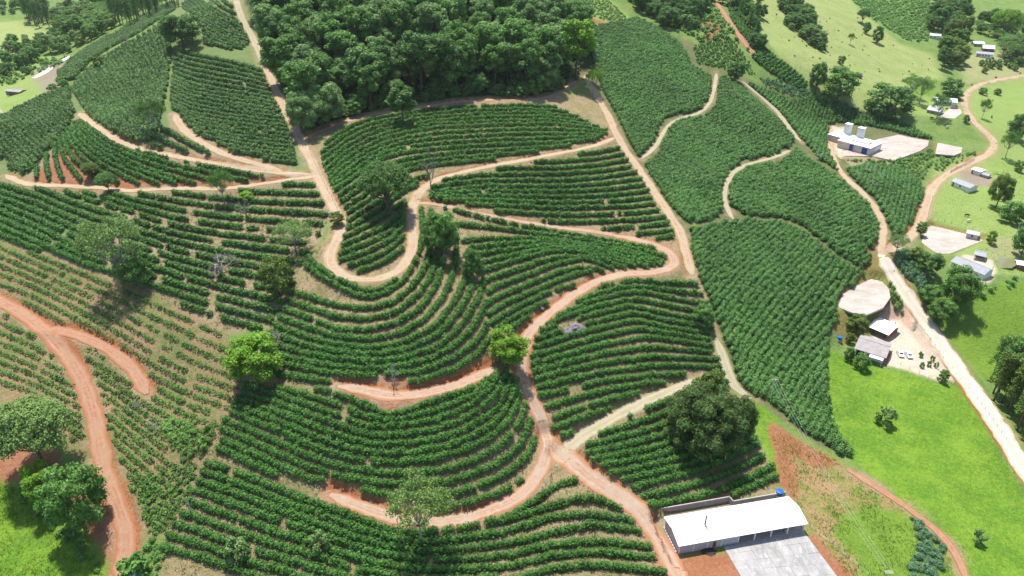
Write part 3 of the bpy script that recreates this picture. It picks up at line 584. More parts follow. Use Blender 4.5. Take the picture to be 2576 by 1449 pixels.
def bush_tpl(K, seed, h=2.1, r=1.05, leaf=0.55, droop=0.25):
    """coffee bush: drooping whorls of leaves round a dark heart; unit is metres"""
    rs = np.random.RandomState(seed); z = rs.rand(K)**0.75; th = rs.rand(K)*2*pi
    prof = np.sqrt(np.clip(1-((z-0.42)/0.62)**2, 0.05, 1)); rr = r*prof*(0.82+0.28*rs.rand(K))
    C = np.stack([rr*np.cos(th), rr*np.sin(th), 0.12+z*(h-0.15)], 1)
    Nn = np.stack([np.cos(th)*prof, np.sin(th)*prof, 0.62+1.1*(z-0.3)], 1)
    V, F = leaf_quads(C, Nn, leaf, rs, 0.45)
    cv = IV*np.array([r*0.72, r*0.72, h*0.42])*(0.9+0.2*rs.rand(12,1))+np.array([0,0,h*0.47])
    return V, F, cv
TPL = {'near': [bush_tpl(60, i, leaf=0.43) for i in range(6)], 'mid': [bush_tpl(36, 20+i, leaf=0.56) for i in range(6)], 'far': [bush_tpl(26, 40+i, leaf=0.70) for i in range(5)],
       'young': [bush_tpl(16, 60+i, h=1.15, r=0.6, leaf=0.44) for i in range(5)]}
def bushes(P, lod, rs, smin=0.85, smax=1.2, core=True, zs=1.0):
    """all bushes at P (n,3) as one vertex / face block"""
    tp = TPL[lod]; which = rs.randint(len(tp), size=len(P)); Vs, F4, F3, off = [], [], [], 0
    for k, (V, F, cv) in enumerate(tp):
        Q = P[which == k]; n = len(Q)
        if n == 0: continue
        a = rs.rand(n)*2*pi; s = smin+(smax-smin)*rs.rand(n); sz = s*zs*(0.9+0.22*rs.rand(n)); ca, sa = np.cos(a)*s, np.sin(a)*s
        T = np.concatenate([V, cv]) if core else V; m = len(T)
        X = ca[:,None]*T[None,:,0]-sa[:,None]*T[None,:,1]+Q[:,0:1]; Y = sa[:,None]*T[None,:,0]+ca[:,None]*T[None,:,1]+Q[:,1:2]; Z = sz[:,None]*T[None,:,2]+Q[:,2:3]
        Vs.append(np.stack([X, Y, Z], -1).reshape(-1,3)); o = off+np.arange(n)*m
        F4.append((F[None]+o[:,None,None]).reshape(-1,4))
        if core: F3.append((IF[None]+len(V)+o[:,None,None]).reshape(-1,3))
        off += n*m
    return np.concatenate(Vs), [np.concatenate(F4)]+([np.concatenate(F3)] if core else [])
TPL['dense'] = [bush_tpl(64, 80+i, leaf=0.42) for i in range(5)]
TOBJ = {}; NG = {}
def tpl_objs(lod):
    if lod not in TOBJ:
        TOBJ[lod] = []
        for V, F, cv in TPL[lod]:
            TOBJ[lod].append(bpy.data.objects.new('bush_form', mesh_np('bush_form', np.concatenate([V, cv]), [F, IF+len(V)])))
    return TOBJ[lod]
def bush_nodes(lod, mat):
    """geometry nodes: one bush form per point, turned and scaled by the point's attributes"""
    if (lod, mat) in NG: return NG[(lod, mat)]
    g = bpy.data.node_groups.new('bush_cover', 'GeometryNodeTree'); g.interface.new_socket('Geometry', in_out='INPUT', socket_type='NodeSocketGeometry'); g.interface.new_socket('Geometry', in_out='OUTPUT', socket_type='NodeSocketGeometry')
    N, L = g.nodes, g.links; gi = N.new('NodeGroupInput'); go = N.new('NodeGroupOutput'); ip = N.new('GeometryNodeInstanceOnPoints'); jn = N.new('GeometryNodeJoinGeometry')
    for o in reversed(tpl_objs(lod)):
        oi = N.new('GeometryNodeObjectInfo'); oi.inputs['Object'].default_value = o; oi.inputs['As Instance'].default_value = True; L.new(oi.outputs['Geometry'], jn.inputs[0])
    def attr(nm, ty):
        a = N.new('GeometryNodeInputNamedAttribute'); a.data_type = ty; a.inputs['Name'].default_value = nm
        return [s for s in a.outputs if s.enabled and s.name == 'Attribute'][0]
    L.new(gi.outputs[0], ip.inputs['Points']); L.new(jn.outputs[0], ip.inputs['Instance']); ip.inputs['Pick Instance'].default_value = True
    L.new(attr('which', 'INT'), ip.inputs['Instance Index']); L.new(attr('turn', 'FLOAT_VECTOR'), ip.inputs['Rotation']); L.new(attr('size', 'FLOAT_VECTOR'), ip.inputs['Scale'])
    sm = N.new('GeometryNodeSetMaterial'); sm.inputs['Material'].default_value = MATS[mat]; L.new(ip.outputs[0], sm.inputs[0]); L.new(sm.outputs[0], go.inputs[0])
    NG[(lod, mat)] = g; return g
def cover(name, P, lod, mat, rs, smin, smax, zs):
    me = bpy.data.meshes.new(name); n = len(P); o0 = P.mean(0); me.vertices.add(n); me.vertices.foreach_set('co', (P-o0).astype(np.float32).ravel()); me.materials.append(MATS[mat])
    s = smin+(smax-smin)*rs.rand(n); sz = s*zs*(0.9+0.22*rs.rand(n)); z0 = np.zeros(n)
    a = me.attributes.new('which', 'INT', 'POINT'); a.data.foreach_set('value', rs.randint(len(TPL[lod]), size=n).astype(np.int32))
    a = me.attributes.new('turn', 'FLOAT_VECTOR', 'POINT'); a.data.foreach_set('vector', np.stack([rs.normal(size=n)*0.06, rs.normal(size=n)*0.06, rs.rand(n)*6.283], 1).astype(np.float32).ravel())
    a = me.attributes.new('size', 'FLOAT_VECTOR', 'POINT'); a.data.foreach_set('vector', np.stack([s, s, sz], 1).astype(np.float32).ravel())
    o = ob(name, me, None, tuple(o0)); md = o.modifiers.new('cover', 'NODES'); md.node_group = bush_nodes(lod, mat); return o
def ordinal(n):
    return f"{n}{'th' if 10 <= n % 100 <= 20 else {1:'st',2:'nd',3:'rd'}.get(n % 10, 'th')}"

# ------------------------------------------------------------------ trees to keep clear of (picture base points, metres)
CLEAR = [(975,533,2.5),(1112,642,3.0),(1190,695,2.0),(1277,915,3.5),(1765,1120,2.6),(645,948,3.0),(310,715,4.0),(703,738,2.0),(740,640,2.5),(560,690,2.5),(1768,822,2.0),(600,1405,2.0),(808,1385,2.0),(275,482,2),(392,337,1.5),(460,118,3),(565,512,2)]
CLW = [(*gp(a, b)[:2], r) for a, b, r in CLEAR]
# ------------------------------------------------------------------ coffee rows
FIELDS = [
 dict(where='uphill of the hairpin bend track', up=True, mat='coffee', grp='coffee rows inside the hairpin',
  poly=[(808,380),(830,345),(900,308),(985,292),(1160,268),(1375,262),(1450,292),(1530,330),(1520,345),(1490,362),(1360,384),(1220,408),(1100,432),(1052,462),(1026,505),(1018,560),(1018,620),(1000,670),(930,706),(890,698),(848,650),(858,605),(880,565),(868,530),(840,480),(815,420)],
  guides=[[(780,380),(812,368),(850,338),(900,310),(950,297),(1050,282),(1150,270),(1300,266),(1400,270)],[(800,465),(830,440),(870,400),(930,365),(1000,340),(1100,322),(1250,315),(1400,312),(1530,330)],[(815,500),(840,482),(900,440),(950,405),(1010,385),(1100,375),(1250,365),(1400,360),(1500,352)],[(840,545),(858,530),(920,490),(980,445),(1040,425),(1100,415),(1200,405),(1300,395)],[(840,600),(872,578),(930,545),(985,505),(1020,478),(1070,450)],[(840,630),(857,622),(930,590),(985,565),(1012,535),(1030,500)],[(840,665),(860,655),(925,635),(985,605),(1020,565),(1040,520)],[(860,715),(902,705),(950,690),(998,668),(1030,640)]], n=[5,4,3,3,2,2,3]),
 dict(where='between the two tracks meeting at the dead tree', mat='coffee', grp='coffee rows between the tracks',
  poly=[(1078,478),(1100,460),(1220,434),(1350,410),(1500,382),(1556,364),(1575,395),(1630,475),(1700,588),(1692,612),(1640,602),(1540,586),(1400,566),(1290,545),(1190,523),(1110,508),(1080,495)],
  guides=[[(1040,425),(1200,397),(1300,394),(1400,392),(1500,384),(1620,362)],[(1060,492),(1133,479),(1224,470),(1320,470),(1420,470),(1520,462),(1640,446)],[(1080,514),(1200,516),(1300,520),(1400,525),(1488,523),(1588,520),(1700,506)],[(1100,560),(1200,572),(1300,582),(1400,592),(1500,596),(1600,590),(1740,576)],[(1400,648),(1500,640),(1600,625),(1740,603)]], n=[5,4,4,2]),
 dict(where='wrapping the nose below the hairpin bend', mat='coffee', grp='coffee rows wrapping the nose',
  poly=[(775,650),(815,684),(870,714),(925,730),(985,716),(1026,685),(1054,635),(1060,590),(1050,545),(1062,522),(1112,520),(1135,550),(1150,600),(1190,650),(1218,710),(1225,780),(1228,830),(1240,890),(1235,920),(1170,950),(1070,982),(1035,970),(985,948),(900,952),(850,965),(760,972),(660,955),(620,952),(650,900),(700,800),(725,760),(750,700)],
  guides=[[(745,620),(810,680),(870,714),(925,736),(965,728),(1008,696),(1040,642),(1053,600),(1050,560),(1046,520)],[(735,640),(800,692),(870,732),(925,752),(965,742),(1015,708),(1050,650),(1064,600),(1062,560),(1060,520)],[(690,715),(760,742),(850,770),(927,778),(994,760),(1044,716),(1074,670),(1082,616),(1085,580),(1085,530)],[(680,765),(760,795),(850,830),(920,833),(1000,815),(1060,775),(1100,715),(1115,655),(1118,610),(1112,560)],[(660,808),(760,845),(850,870),(930,878),(1020,862),(1090,825),(1145,760),(1175,690),(1180,640),(1170,600)],[(650,850),(760,890),(850,905),(930,912),(1030,900),(1110,870),(1170,810),(1210,740),(1218,690)],[(620,895),(690,912),(780,930),(870,945),(960,948),(1060,935),(1150,900),(1200,860),(1235,800),(1250,760)],[(600,955),(700,970),(800,980),(900,988),(1000,990),(1100,975),(1180,945),(1230,905),(1260,850)]], n=[1,1,2,2,2,2,2]),
 dict(where='on the slope above the long road bend', mat='coffee', grp='coffee rows above the long bend',
  poly=[(1112,522),(1190,545),(1300,570),(1400,585),(1530,606),(1635,622),(1676,645),(1678,672),(1630,676),(1540,680),(1480,705),(1430,738),(1370,774),(1312,820),(1300,832),(1240,835),(1228,800),(1220,720),(1192,655),(1152,600),(1137,550)],
  guides=[[(1060,512),(1110,520),(1180,540),(1290,565),(1400,585),(1520,605),(1640,625),(1690,640)],[(1120,612),(1220,602),(1290,600),(1400,605),(1500,620),(1590,635),(1680,662)],[(1160,695),(1220,680),(1290,660),(1370,635),(1430,630),(1500,645),(1570,665),(1640,680)],[(1200,752),(1250,722),(1310,700),(1400,665),(1470,650),(1530,672),(1570,688)],[(1210,805),(1260,770),(1320,745),(1400,708),(1470,685),(1510,692)],[(1215,865),(1260,820),(1320,785),(1400,752),(1430,740)],[(1225,900),(1290,840),(1340,810)]], n=[2,4,2,2,2,2]),
 dict(where='in the hollow below the long road bend', mat='coffee', grp='coffee rows in the hollow', gaps=[[(1392,815),(1465,806),(1472,832),(1420,848)],[(1425,965),(1465,960),(1460,1000),(1430,1010)]],
  poly=[(1345,845),(1390,805),(1450,765),(1520,722),(1600,706),(1640,704),(1748,698),(1755,725),(1790,780),(1795,850),(1812,905),(1832,955),(1830,980),(1670,975),(1600,1000),(1530,1035),(1480,1058),(1440,1108),(1400,1117),(1388,1070),(1362,1010),(1335,960),(1332,900)],
  guides=[[(1450,745),(1540,715),(1600,705),(1660,712),(1780,716)],[(1400,798),(1480,762),(1560,740),(1620,736),(1690,752),(1790,768)],[(1330,842),(1420,815),(1500,790),(1590,770),(1640,782),(1720,798),(1810,812)],[(1320,882),(1420,852),(1500,830),(1600,806),(1680,826),(1820,845)],[(1320,922),(1420,895),(1520,868),(1620,850),(1700,858),(1830,880)],[(1315,964),(1420,935),(1530,912),(1640,900),(1740,902),(1850,910)],[(1325,1003),(1420,982),(1530,958),(1640,945),(1740,942),(1860,945)],[(1360,1065),(1450,1030),(1530,1008),(1640,985),(1720,982),(1860,985)],[(1375,1115),(1430,1090),(1480,1065),(1560,1035),(1650,1010)]], n=[2,2,2,2,2,2,2,2]),
 dict(where='uphill of the white warehouse', up=True, mat='coffee', grp='coffee rows uphill of the warehouse',
  poly=[(1490,1078),(1560,1042),(1620,1015),(1700,990),(1870,1050),(1892,1090),(1955,1200),(1955,1232),(1838,1252),(1640,1278),(1612,1278),(1578,1245),(1510,1200),(1468,1155),(1475,1108)],
  guides=[[(1470,1085),(1560,1055),(1640,1025),(1720,990),(1800,955)],[(1450,1146),(1530,1130),(1600,1115),(1690,1090),(1780,1060),(1880,1022)],[(1460,1185),(1560,1165),(1640,1150),(1720,1125),(1800,1100),(1910,1062)],[(1520,1240),(1640,1215),(1740,1188),(1820,1160),(1930,1105)],[(1590,1285),(1700,1262),(1790,1243),(1860,1215),(1960,1165)],[(1680,1315),(1800,1285),(1870,1260),(1980,1215)]], n=[3,2,3,2,2]),
 dict(where='between the red terrace and the loop track', mat='coffee', grp='coffee rows in the bowl',
  poly=[(615,965),(660,975),(760,980),(850,985),(935,1020),(985,1042),(1040,1020),(1075,1004),(1170,985),(1240,950),(1262,925),(1298,930),(1318,985),(1345,1040),(1358,1090),(1358,1150),(1330,1205),(1270,1245),(1180,1280),(1090,1298),(1000,1285),(900,1250),(868,1238),(860,1215),(830,1215),(822,1245),(640,1180),(545,1130),(560,1070),(590,1010)],
  guides=[[(590,945),(700,960),(780,975),(850,992),(930,1025),(985,1050),(1040,1030),(1110,1005),(1190,980),(1235,950),(1250,915)],[(570,955),(644,976),(727,1003),(851,1046),(924,1076),(1011,1073),(1111,1053),(1194,1016),(1240,970),(1262,915)],[(540,1020),(644,1063),(711,1089),(797,1129),(877,1153),(977,1166),(1077,1159),(1177,1133),(1261,1083),(1295,1030),(1312,975)],[(500,1110),(590,1145),(644,1172),(727,1212),(824,1245),(894,1258),(994,1275),(1090,1280),(1164,1272),(1260,1240),(1325,1200),(1355,1160),(1362,1120)]], n=[2,4,4]),
 dict(where='on the low slope downhill of the loop track', mat='coffee', grp='coffee rows below the loop track', gapp=0.05,
  poly=[(530,1140),(560,1142),(644,1185),(740,1230),(825,1262),(870,1290),(960,1325),(1030,1345),(1100,1332),(1200,1314),(1255,1302),(1255,1500),(380,1500),(400,1395),(435,1325),(475,1255),(505,1190)],
  guides=[[(470,1150),(580,1185),(644,1206),(744,1249),(844,1283),(957,1325),(1030,1345),(1100,1338),(1200,1322),(1260,1310)],[(440,1215),(550,1255),(644,1289),(711,1313),(777,1333),(904,1380),(977,1396),(1077,1412),(1177,1408),(1260,1400)],[(360,1365),(480,1395),(567,1425),(644,1450),(740,1475),(850,1500),(1000,1530),(1260,1535)]], n=[3,5]),
 dict(where='on the knoll beside the warehouse track', mat='coffee', grp='coffee rows on the knoll',
  poly=[(1255,1302),(1290,1292),(1335,1268),(1378,1222),(1420,1205),(1490,1205),(1530,1240),(1572,1290),(1610,1335),(1640,1380),(1665,1440),(1690,1500),(1255,1500)],
  guides=[[(1270,1305),(1340,1268),(1400,1222),(1440,1210),(1490,1212),(1530,1245),(1570,1285)],[(1230,1320),(1288,1305),(1370,1280),(1430,1262),(1500,1255),(1560,1280),(1620,1310)],[(1230,1345),(1288,1335),(1400,1300),(1480,1295),(1570,1305),(1640,1325)],[(1230,1375),(1288,1367),(1400,1338),(1490,1322),(1600,1335),(1670,1350)],[(1230,1400),(1288,1395),(1400,1370),(1500,1362),(1600,1372),(1690,1384)],[(1230,1430),(1288,1425),(1400,1398),(1500,1390),(1600,1400),(1690,1408)],[(1230,1470),(1288,1460),(1400,1430),(1500,1422),(1600,1432),(1700,1444)],[(1230,1510),(1288,1500),(1400,1470),(1500,1462),(1600,1470),(1720,1485)]], n=[1]*7),
 dict(where='on the gappy west slope above the seedlings', mat='coffee', grp='gappy coffee rows on the west slope', gapp=0.105, size=(0.9,1.2),
  poly=[(-60,455),(20,462),(100,478),(330,494),(450,486),(560,488),(650,478),(740,464),(800,466),(822,505),(832,545),(812,575),(790,625),(765,665),(735,725),(715,770),(690,815),(640,835),(567,828),(483,781),(383,734),(253,688),(207,671),(83,628),(-60,585)],
  guides=[[(-60,300),(100,330),(213,375),(333,410),(450,440),(550,450),(644,460),(740,465),(840,470)],[(-60,360),(100,400),(213,440),(333,470),(450,487),(550,500),(644,508),(740,512),(840,515)],[(-60,420),(100,455),(213,500),(333,535),(443,570),(550,590),(644,600),(740,610),(840,620)],[(-60,505),(100,575),(213,630),(333,655),(457,696),(560,725),(644,745),(760,770)],[(-60,585),(100,650),(213,700),(333,745),(457,790),(567,830),(644,850),(740,875)]], n=[2,4,6,4]),
 dict(where='on the fanned terraces under the west hill', mat='coffee', grp='fanned coffee rows', lod='mid',
  poly=[(92,462),(88,430),(150,352),(190,312),(212,303),(260,338),(330,376),(400,397),(480,414),(560,428),(640,443),(680,452),(600,462),(500,466),(400,468),(250,462),(150,458)],
  guides=[[(205,298),(240,325),(300,362),(370,388),(450,404),(540,423),(640,442),(700,452)],[(190,305),(215,335),(255,370),(310,400),(380,430),(450,450),(540,475)],[(170,325),(180,360),(205,395),(245,425),(290,455),(320,475)],[(140,360),(140,400),(150,430),(165,465)],[(100,400),(92,430),(95,465)]], n=[3,4,3,2]),
 dict(where='on the east flank of the west hill', mat='coffee_hill', grp='coffee rows on the hill flank', lod='mid', gapp=0.04,
  poly=[(440,135),(480,122),(560,132),(600,142),(652,168),(668,200),(695,260),(720,310),(742,390),(745,418),(690,408),(620,398),(560,372),(505,345),(462,318),(436,285),(430,240),(438,190)],
  guides=[[(420,120),(500,140),(580,155),(680,185)],[(420,185),(480,212),(560,228),(640,240),(720,258)],[(415,252),(480,285),(560,300),(650,310),(750,325)],[(430,315),(520,345),(600,365),(680,375),(770,385)],[(480,360),(560,392),(640,408),(770,424)]], n=[6,7,6,4], size=(0.9, 1.2)),
 dict(where='on the small wedge under the tall pale trunk', mat='coffee_hill', grp='coffee rows on the small wedge', lod='mid',
  poly=[(380,352),(400,328),(420,322),(470,352),(520,385),(530,393),(470,392),(420,388),(382,374)],
  size=(1.0,1.3), guides=[[(395,318),(440,340),(517,383),(545,398)],[(378,338),(420,358),(473,383),(500,398)],[(370,358),(427,385),(450,395)]], n=[1,1]),
 dict(where='on the crest block beside the forest path', mat='coffee_hill', grp='coffee rows on the crest', lod='far',
  poly=[(455,15),(480,-8),(585,-12),(600,40),(618,75),(632,105),(610,126),(570,126),(515,112),(512,80),(490,50)],
  guides=[[(540,-40),(590,5),(650,30)],[(470,-25),(530,18),(590,50),(660,72)],[(440,15),(510,55),(570,90),(660,112)],[(430,60),(500,100),(560,125),(660,148)]], n=[3,6,5], size=(0.9,1.25)),
 dict(where='running down the west hill face', mat='coffee_hill', grp='coffee rows down the west hill', lod='far', side=True,
  poly=[(182,225),(215,182),(260,148),(330,108),(400,66),(442,38),(432,110),(428,150),(422,200),(412,250),(402,290),(392,345),(365,362),(300,345),(260,330),(225,300)],
  guides=[[(170,200),(210,260),(250,310),(310,355)],[(250,135),(300,210),(340,270),(395,350)],[(330,92),(370,150),(405,220),(430,310)],[(425,30),(430,90),(442,160),(450,220)]], n=[9,9,7], size=(0.95, 1.3)),
]
row_total = 0; bush_total = 0
def place_rows(f, fi):
    global row_total, bush_total
    rs = np.random.RandomState(100+fi); wp = wpoly(f['poly'], 10); gaps = [wpoly(g, 8) for g in f.get('gaps', [])]
    G = []
    for g in f['guides']:
        q = smooth_line(dens(g, 6), 4); s = np.concatenate([[0], np.cumsum(np.hypot(*np.diff(q, axis=0).T))]); t = np.linspace(0, s[-1], 70)
        G.append(np.stack([np.interp(t, s, q[:,0]), np.interp(t, s, q[:,1])], 1))
    curves = []
    for a, b, n in zip(G[:-1], G[1:], f['n']):
        for i in range(n): curves.append(a+(b-a)*i/n)
    curves.append(G[-1])
    allp = np.concatenate(curves); c = cast(allp[:,0], np.minimum(allp[:,1]+3, 1560)).reshape(len(curves), 70, 4); rows = []
    for cv in c:
        ln = resample(smooth_line(cv[:,:3], 2), f.get('step', 1.12)); ln[:,0] += rs.normal(size=len(ln))*0.13; ln[:,1] += rs.normal(size=len(ln))*0.13
        ok = inpoly(ln[:,0], ln[:,1], wp)&(samp(BLK, ln[:,0], ln[:,1]) < 0.3)
        for g in gaps: ok &= ~inpoly(ln[:,0], ln[:,1], g)
        for (x, y, r) in CLW: ok &= (ln[:,0]-x)**2+(ln[:,1]-y)**2 > r*r
        gp_ = f.get('gapp', 0.012); k = 0
        while k < len(ln):        # missing plants come in short runs
            if rs.rand() < gp_*0.35*(0.25 if (gp_ > 0.1 and ln[k,0]/max(ln[k,1],1) < -0.62) else 1): m = rs.randint(1, 5 if gp_ > 0.1 else 3); ok[k:k+m] = False; k += m
            k += 1
        p = ln[ok]
        if len(p) >= 3: p[:,2] = hgt(p[:,0], p[:,1])-0.08; rows.append(p)
    if f.get('up'): rows = rows[::-1]
    for i, p in enumerate(rows):
        zc = (p[:,1]*cos(PITCH)+(CAMZ-p[:,2])*sin(PITCH)).mean(); lod = f.get('lod') or ('near' if zc < 262 else 'mid')
        o0 = p[0].copy(); name = f.get('name', 'coffee_row')
        br = np.where(np.linalg.norm(np.diff(p[:,:2], axis=0), axis=1) > 2.9)[0]+1; secs = [q for q in np.split(p, br) if len(q)]
        big = [q for q in secs if len(q) >= 2]
        if len(big) < 2: secs = [p]
        if len(secs) == 1:
            V, F = bushes(p-o0, lod, rs, *f.get('size', (0.84, 1.14)), True); o = ob(name, mesh_np(name, V, F, f['mat']), None, tuple(o0))
        else:
            o = empty(name, tuple(o0))
            for q in secs:
                V, F = bushes(q-q[0], lod, rs, *f.get('size', (0.84, 1.14)), True); ob('hedge_section', mesh_np('hedge_section', V, F, f['mat']), o, tuple(q[0]-o0))
        tag(o, f"{ordinal(i+1)} green coffee row {f['where']}, {'counted from its valley edge' if f.get('side') else ('counted uphill' if f.get('up') else 'counted downhill')}", 'coffee row', f['grp'])
        row_total += 1; bush_total += len(p)
for fi, f in enumerate(FIELDS): place_rows(f, fi)
# seedlings in rows on the red slope: too many and too thin to lift out row by row beyond the ones above
YOUNG = dict(poly=[(-60,600),(83,636),(207,680),(383,742),(567,838),(610,950),(575,1025),(540,1100),(505,1165),(470,1250),(435,1320),(400,1350),(370,1335),(338,1240),(300,1150),(275,1090),(262,1010),(235,930),(205,880),(130,822),(60,770),(-60,715)],
  poly2=[(-60,775),(60,805),(120,848),(165,905),(195,970),(222,1050),(235,1120),(180,1110),(130,1000),(-60,960)],
  guides=[[(-60,575),(83,640),(207,690),(333,745),(457,800),(567,850),(640,900)],[(-60,670),(80,720),(180,770),(300,840),(400,900),(500,950),(640,995)],[(-60,765),(80,820),(180,880),(280,940),(380,1000),(480,1050),(600,1090)],[(-60,865),(80,920),(180,970),(270,1020),(360,1090),(440,1150),(560,1205)],[(-60,965),(80,1010),(180,1060),(260,1110),(330,1180),(400,1240),(500,1290)],[(60,1070),(180,1140),(260,1200),(330,1270),(400,1330),(470,1370)]], n=[4,4,4,4,4])
def young_rows():
    rs = np.random.RandomState(5); wps = [wpoly(YOUNG['poly'], 10), wpoly(YOUNG['poly2'], 10)]; i = 0; G = []
    global row_total
    for g in YOUNG['guides']:
        q = smooth_line(dens(g, 6), 4); s = np.concatenate([[0], np.cumsum(np.hypot(*np.diff(q, axis=0).T))]); t = np.linspace(0, s[-1], 80)
        G.append(np.stack([np.interp(t, s, q[:,0]), np.interp(t, s, q[:,1])], 1))
    curves = [a+(b-a)*k/n for a, b, n in zip(G[:-1], G[1:], YOUNG['n']) for k in range(n)]+[G[-1]]
    for cv in curves:
        c = cast(cv[:,0], cv[:,1]); ln = resample(smooth_line(c[:,:3], 2), 0.55); ln[:,:2] += rs.normal(size=(len(ln),2))*0.11
        ok = (inpoly(ln[:,0], ln[:,1], wps[0])|inpoly(ln[:,0], ln[:,1], wps[1]))&(samp(BLK, ln[:,0], ln[:,1]) < 0.3)&(rs.rand(len(ln)) > 0.14)&(N2(ln[:,0], ln[:,1], 4) > -0.36)
        for (x, y, r) in CLW: ok &= (ln[:,0]-x)**2+(ln[:,1]-y)**2 > r*r
        p = ln[ok]
        if len(p) < 3: continue
        p[:,2] = hgt(p[:,0], p[:,1])-0.05; i += 1; row_total += 1
        secs = [q for q in np.split(p, np.where(np.linalg.norm(np.diff(p[:,:2], axis=0), axis=1) > 1.6)[0]+1) if len(q) > 1]
        o = empty('seedling_row', tuple(p[0]))
        for q in secs:
            V, F = bushes(q-q[0], 'young', rs, 0.75, 1.4, False); ob('row_section', mesh_np('row_section', V, F, 'coffee_young'), o, tuple(q[0]-p[0]))
        tag(o, f"{ordinal(i)} thin row of young coffee seedlings on the red soil, counted downhill", 'seedling row', 'seedling rows on the red slope')
young_rows()

# dense plantations whose bushes close into one canopy
DENSE = [
 ('coffee_canopy', 'closed canopy of coffee bushes on the slope below the terraced crops', 'coffee_dense', [(1490,70),(1540,62),(1600,48),(1660,78),(1715,118),(1740,170),(1790,195),(1788,255),(1765,282),(1700,288),(1665,305),(1648,345),(1645,378),(1620,398),(1602,390),(1578,345),(1545,275),(1512,222),(1498,170),(1482,110)], 'mid'),
 ('coffee_canopy', 'closed canopy of coffee bushes between the grassy field tracks', 'coffee_dense', [(1812,195),(1840,205),(1898,255),(1955,305),(1998,350),(1985,378),(1940,395),(1875,402),(1832,430),(1812,475),(1815,535),(1790,558),(1732,562),(1692,525),(1652,465),(1622,418),(1660,390),(1668,340),(1695,305),(1770,298),(1802,270)], 'mid'),
 ('coffee_canopy', 'closed canopy of coffee bushes above the oval drying yard', 'coffee_dense', [(1850,445),(1890,420),(1960,412),(2000,380),(2060,420),(2120,462),(2185,520),(2212,580),(2205,605),(2188,640),(2180,682),(2110,642),(2060,602),(2010,562),(1960,548),(1880,542),(1838,520),(1832,480)], 'mid'),
 ('coffee_canopy', 'closed canopy of coffee bushes beside the bright pasture', 'coffee_dense', [(1742,582),(1800,568),(1880,558),(1960,563),(2010,582),(2060,618),(2110,658),(2175,692),(2155,712),(2118,742),(2105,775),(2110,800),(2085,850),(2078,900),(2078,960),(2088,1060),(2110,1102),(2145,1142),(2138,1160),(2080,1122),(2000,1070),(1950,1022),(1900,996),(1862,975),(1842,905),(1822,850),(1798,790),(1768,720),(1742,640)], 'mid'),
 ('coffee_canopy', 'closed canopy of coffee bushes wrapping the twin-tower building', 'coffee_dense', [(1880,212),(1920,225),(1990,255),(2040,245),(2130,265),(2170,290),(2250,302),(2310,332),(2345,352),(2290,343),(2225,325),(2140,312),(2092,312),(2078,340),(2078,375),(2092,405),(2110,435),(2060,398),(2020,355),(1975,300),(1925,250)], 'far'),
 ('coffee_canopy', 'closed canopy of coffee bushes in the wedge beside the valley road', 'coffee_dense', [(2130,432),(2180,418),(2250,422),(2308,452),(2322,490),(2308,560),(2280,600),(2250,600),(2232,560),(2205,505),(2165,470)], 'mid'),
 ('coffee_canopy', 'dark strip of coffee bushes along the dry pasture edge', 'coffee', [(1830,10),(1860,25),(1885,80),(1930,130),(1985,172),(2035,215),(2020,226),(1960,200),(1900,155),(1868,110),(1842,60)], 'far'),
 ('coffee_canopy', 'closed canopy of coffee bushes on the west hill shoulder', 'coffee_hill', [(-60,330),(0,302),(60,268),(130,236),(176,224),(178,262),(188,292),(150,350),(110,392),(78,430),(58,440),(30,438),(22,400),(-60,395)], 'far'),
 ('coffee_canopy', 'dark coffee slope behind the west hill crest', 'coffee_hill', [(148,208),(152,182),(180,152),(230,118),(268,95),(290,88),(330,60),(400,20),(440,5),(440,25),(340,90),(280,120),(230,155),(190,200)], 'far'),
]
dense_total = 0
for k, (nm, lab, mt, pts, lod) in enumerate(DENSE):
    rs = np.random.RandomState(300+k); wp = wpoly(pts, 10); x0, y0 = wp.min(0); x1, y1 = wp.max(0)
    mx_, my_ = wp.mean(0); gx = hgt(mx_+25, my_)-hgt(mx_-25, my_); gy = hgt(mx_, my_+25)-hgt(mx_, my_-25); ang = math.atan2(gy, gx); R = np.hypot(x1-x0, y1-y0)/2+3; cx, cy = (x0+x1)/2, (y0+y1)/2
    a, b = np.meshgrid(np.arange(-R, R, 2.1), np.arange(-R, R, 1.2)); a = a.ravel()+rs.normal(size=a.size)*0.18; b = b.ravel()+rs.normal(size=b.size)*0.25
    a = a+3.0*N1(a*0.4+k*50, b, 26)
    X = cx+a*cos(ang)-b*sin(ang); Y = cy+a*sin(ang)+b*cos(ang); ok = inpoly(X, Y, wp)&(samp(BLK, X, Y) < 0.3)&(rs.rand(len(X)) > 0.02)
    for (x, y, r) in CLW: ok &= (X-x)**2+(Y-y)**2 > r*r
    P = np.stack([X[ok], Y[ok], hgt(X[ok], Y[ok])-0.1], 1); dense_total += len(P)
    if len(P) == 0: print('EMPTY', lab); continue
    tag(cover(nm, P, 'dense' if lod == 'mid' else 'mid', mt, rs, 0.92, 1.28, 1.1), lab, 'coffee field', 'closed coffee plantations', 'stuff')
print('ROWS', row_total, 'BUSHES', bush_total, 'DENSE', dense_total)
